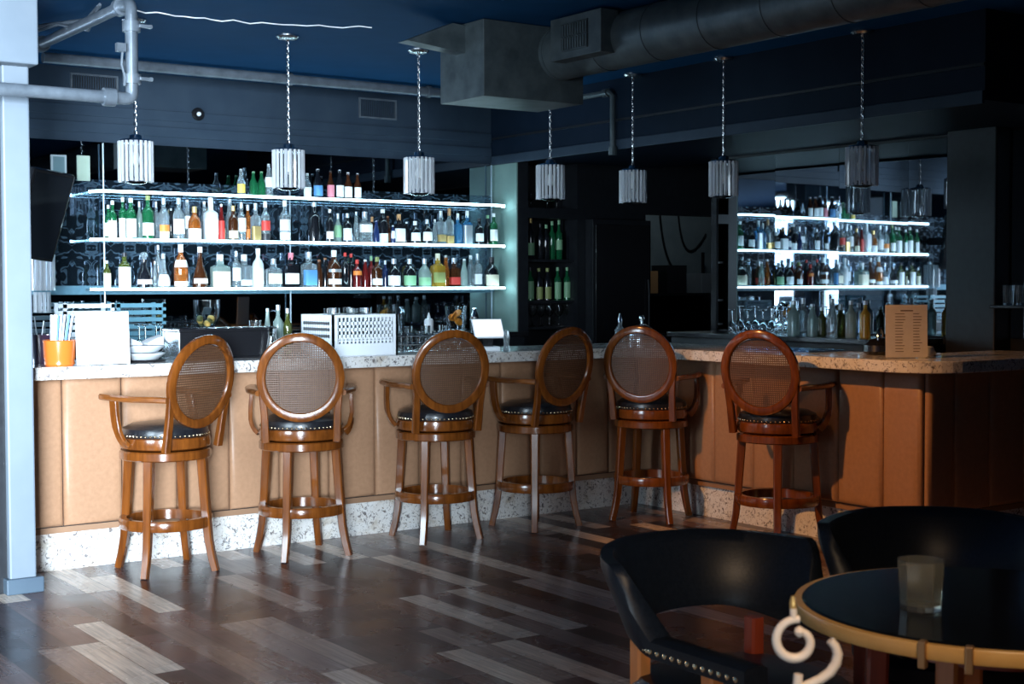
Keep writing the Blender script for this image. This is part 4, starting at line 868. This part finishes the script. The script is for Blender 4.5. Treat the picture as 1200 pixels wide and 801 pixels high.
tb = thing('cafe_table', 'round black-topped table with amber wooden rim at lower right', 'table', TC)
MB().lathe([(.002, .708), (TR-.016, .708), (TR-.016, .742), (TR-.02, .745), (.002, .745)], 64).build('tabletop', TTOP, tb)
MB().lathe([(TR-.0155, .710), (TR, .710), (TR+.002, .713), (TR+.002, .738), (TR, .741), (TR-.0155, .741)], 64, closed=True).build('rim', EDGE, tb)
for px, py in ((1075, 770), (1136, 773)):
    q = on(px, py, 2, .72); a = math.atan2(q.y-TC.y, q.x-TC.x)
    MB().box((TR-.01, -.008, .692), (TR+.010, .008, .748), Matrix.Rotation(a, 4, 'Z')).build('rim_bracket', mat('bronze', (.45, .26, .12), .35, .7), tb, smooth=0, bevel=.003)
for k, (a, mm) in enumerate(((3.45, ORWOOD), (2.4, DARKWOOD), (.8, ORWOOD), (5.2, ORWOOD))):
    d = V((cos(a), sin(a), 0)); MB().sweep([d*.24+V((0, 0, .705)), d*.25+V((0, 0, .35)), d*.30], rrect(.024, .024, .3), V((-sin(a), cos(a), 0))).build('leg', mm, tb)
MB().lathe([(.03, .66), (.26, .66), (.26, .70), (.03, .70)], 24).build('apron', DARKWOOD, tb)
q = on(1079, 713, 2, .745)
tumbler((q.x, q.y, .7455), .108, .052, 'empty faceted rocks glass standing on the round black table', None, m=mat('smoky_glass', (.88, .87, .74), .05, trans=.93, ior=1.4), name='rocks_glass', taper=.86, facets=10)
# cream scroll stand
D = 2.12; def_c = CAM+ray(932, 742)*D
st = thing('scroll_stand', 'cream wrought-iron scroll stand in front of the club chair', 'stand', (def_c.x, def_c.y, 0), -YAW)
k = D/FPX
def sx(px, py): return V(((px-932)*k, 0, def_c.z-(py-742)*k))
sp_ = []
for i in range(30):
    u = i/29; a = rad(84)+u*rad(345); r = 25-14*u*u
    cx, cy = 934, 750
    sp_.append(sx(cx+r*cos(a)-1*u, cy-r*sin(a)))
MB().tube(sp_, [k*(4.4+1.2*sin(pi*i/29)) for i in range(30)], 12).lathe([(.002, -k*6.5), (k*5, -k*4), (k*6.5, 0), (k*5, k*4), (.002, k*6.5)], 12, Matrix.Translation(sp_[-1])).build('scroll', CREAM, st)
MB().tube([sx(930, 728), sx(929.5, 712)], k*4.2, 10).build('finial_stem', CREAM, st); MB().tube([sx(929.5, 713), sx(929, 706), sx(929, 698)], [k*4, k*4.2, k*2.2], 10).build('finial_tip', mat('gilt', (.62, .38, .12), .35, .5), st)
arc = [sx(*p_) for p_ in ((973, 750), (979, 757), (982, 766), (980, 777), (973, 788), (962, 796), (948, 802), (936, 808))]
MB().tube(arc, [k*5, k*5.4, k*5.8, k*6, k*6, k*5.8, k*5.4, k*5], 12).build('lower_scroll', CREAM, st)
zb_ = sx(936, 808)
MB().tube([sx(936, 790), zb_+V((-.004, 0, -.02)), V((zb_.x, 0, .5)), V((zb_.x, 0, .02))], k*5.5, 10).lathe([(.002, 0), (.13, 0), (.13, .012), (.02, .03), (.008, .05)], 28, Matrix.Translation((zb_.x, 0, 0))).build('post', CREAM, st)
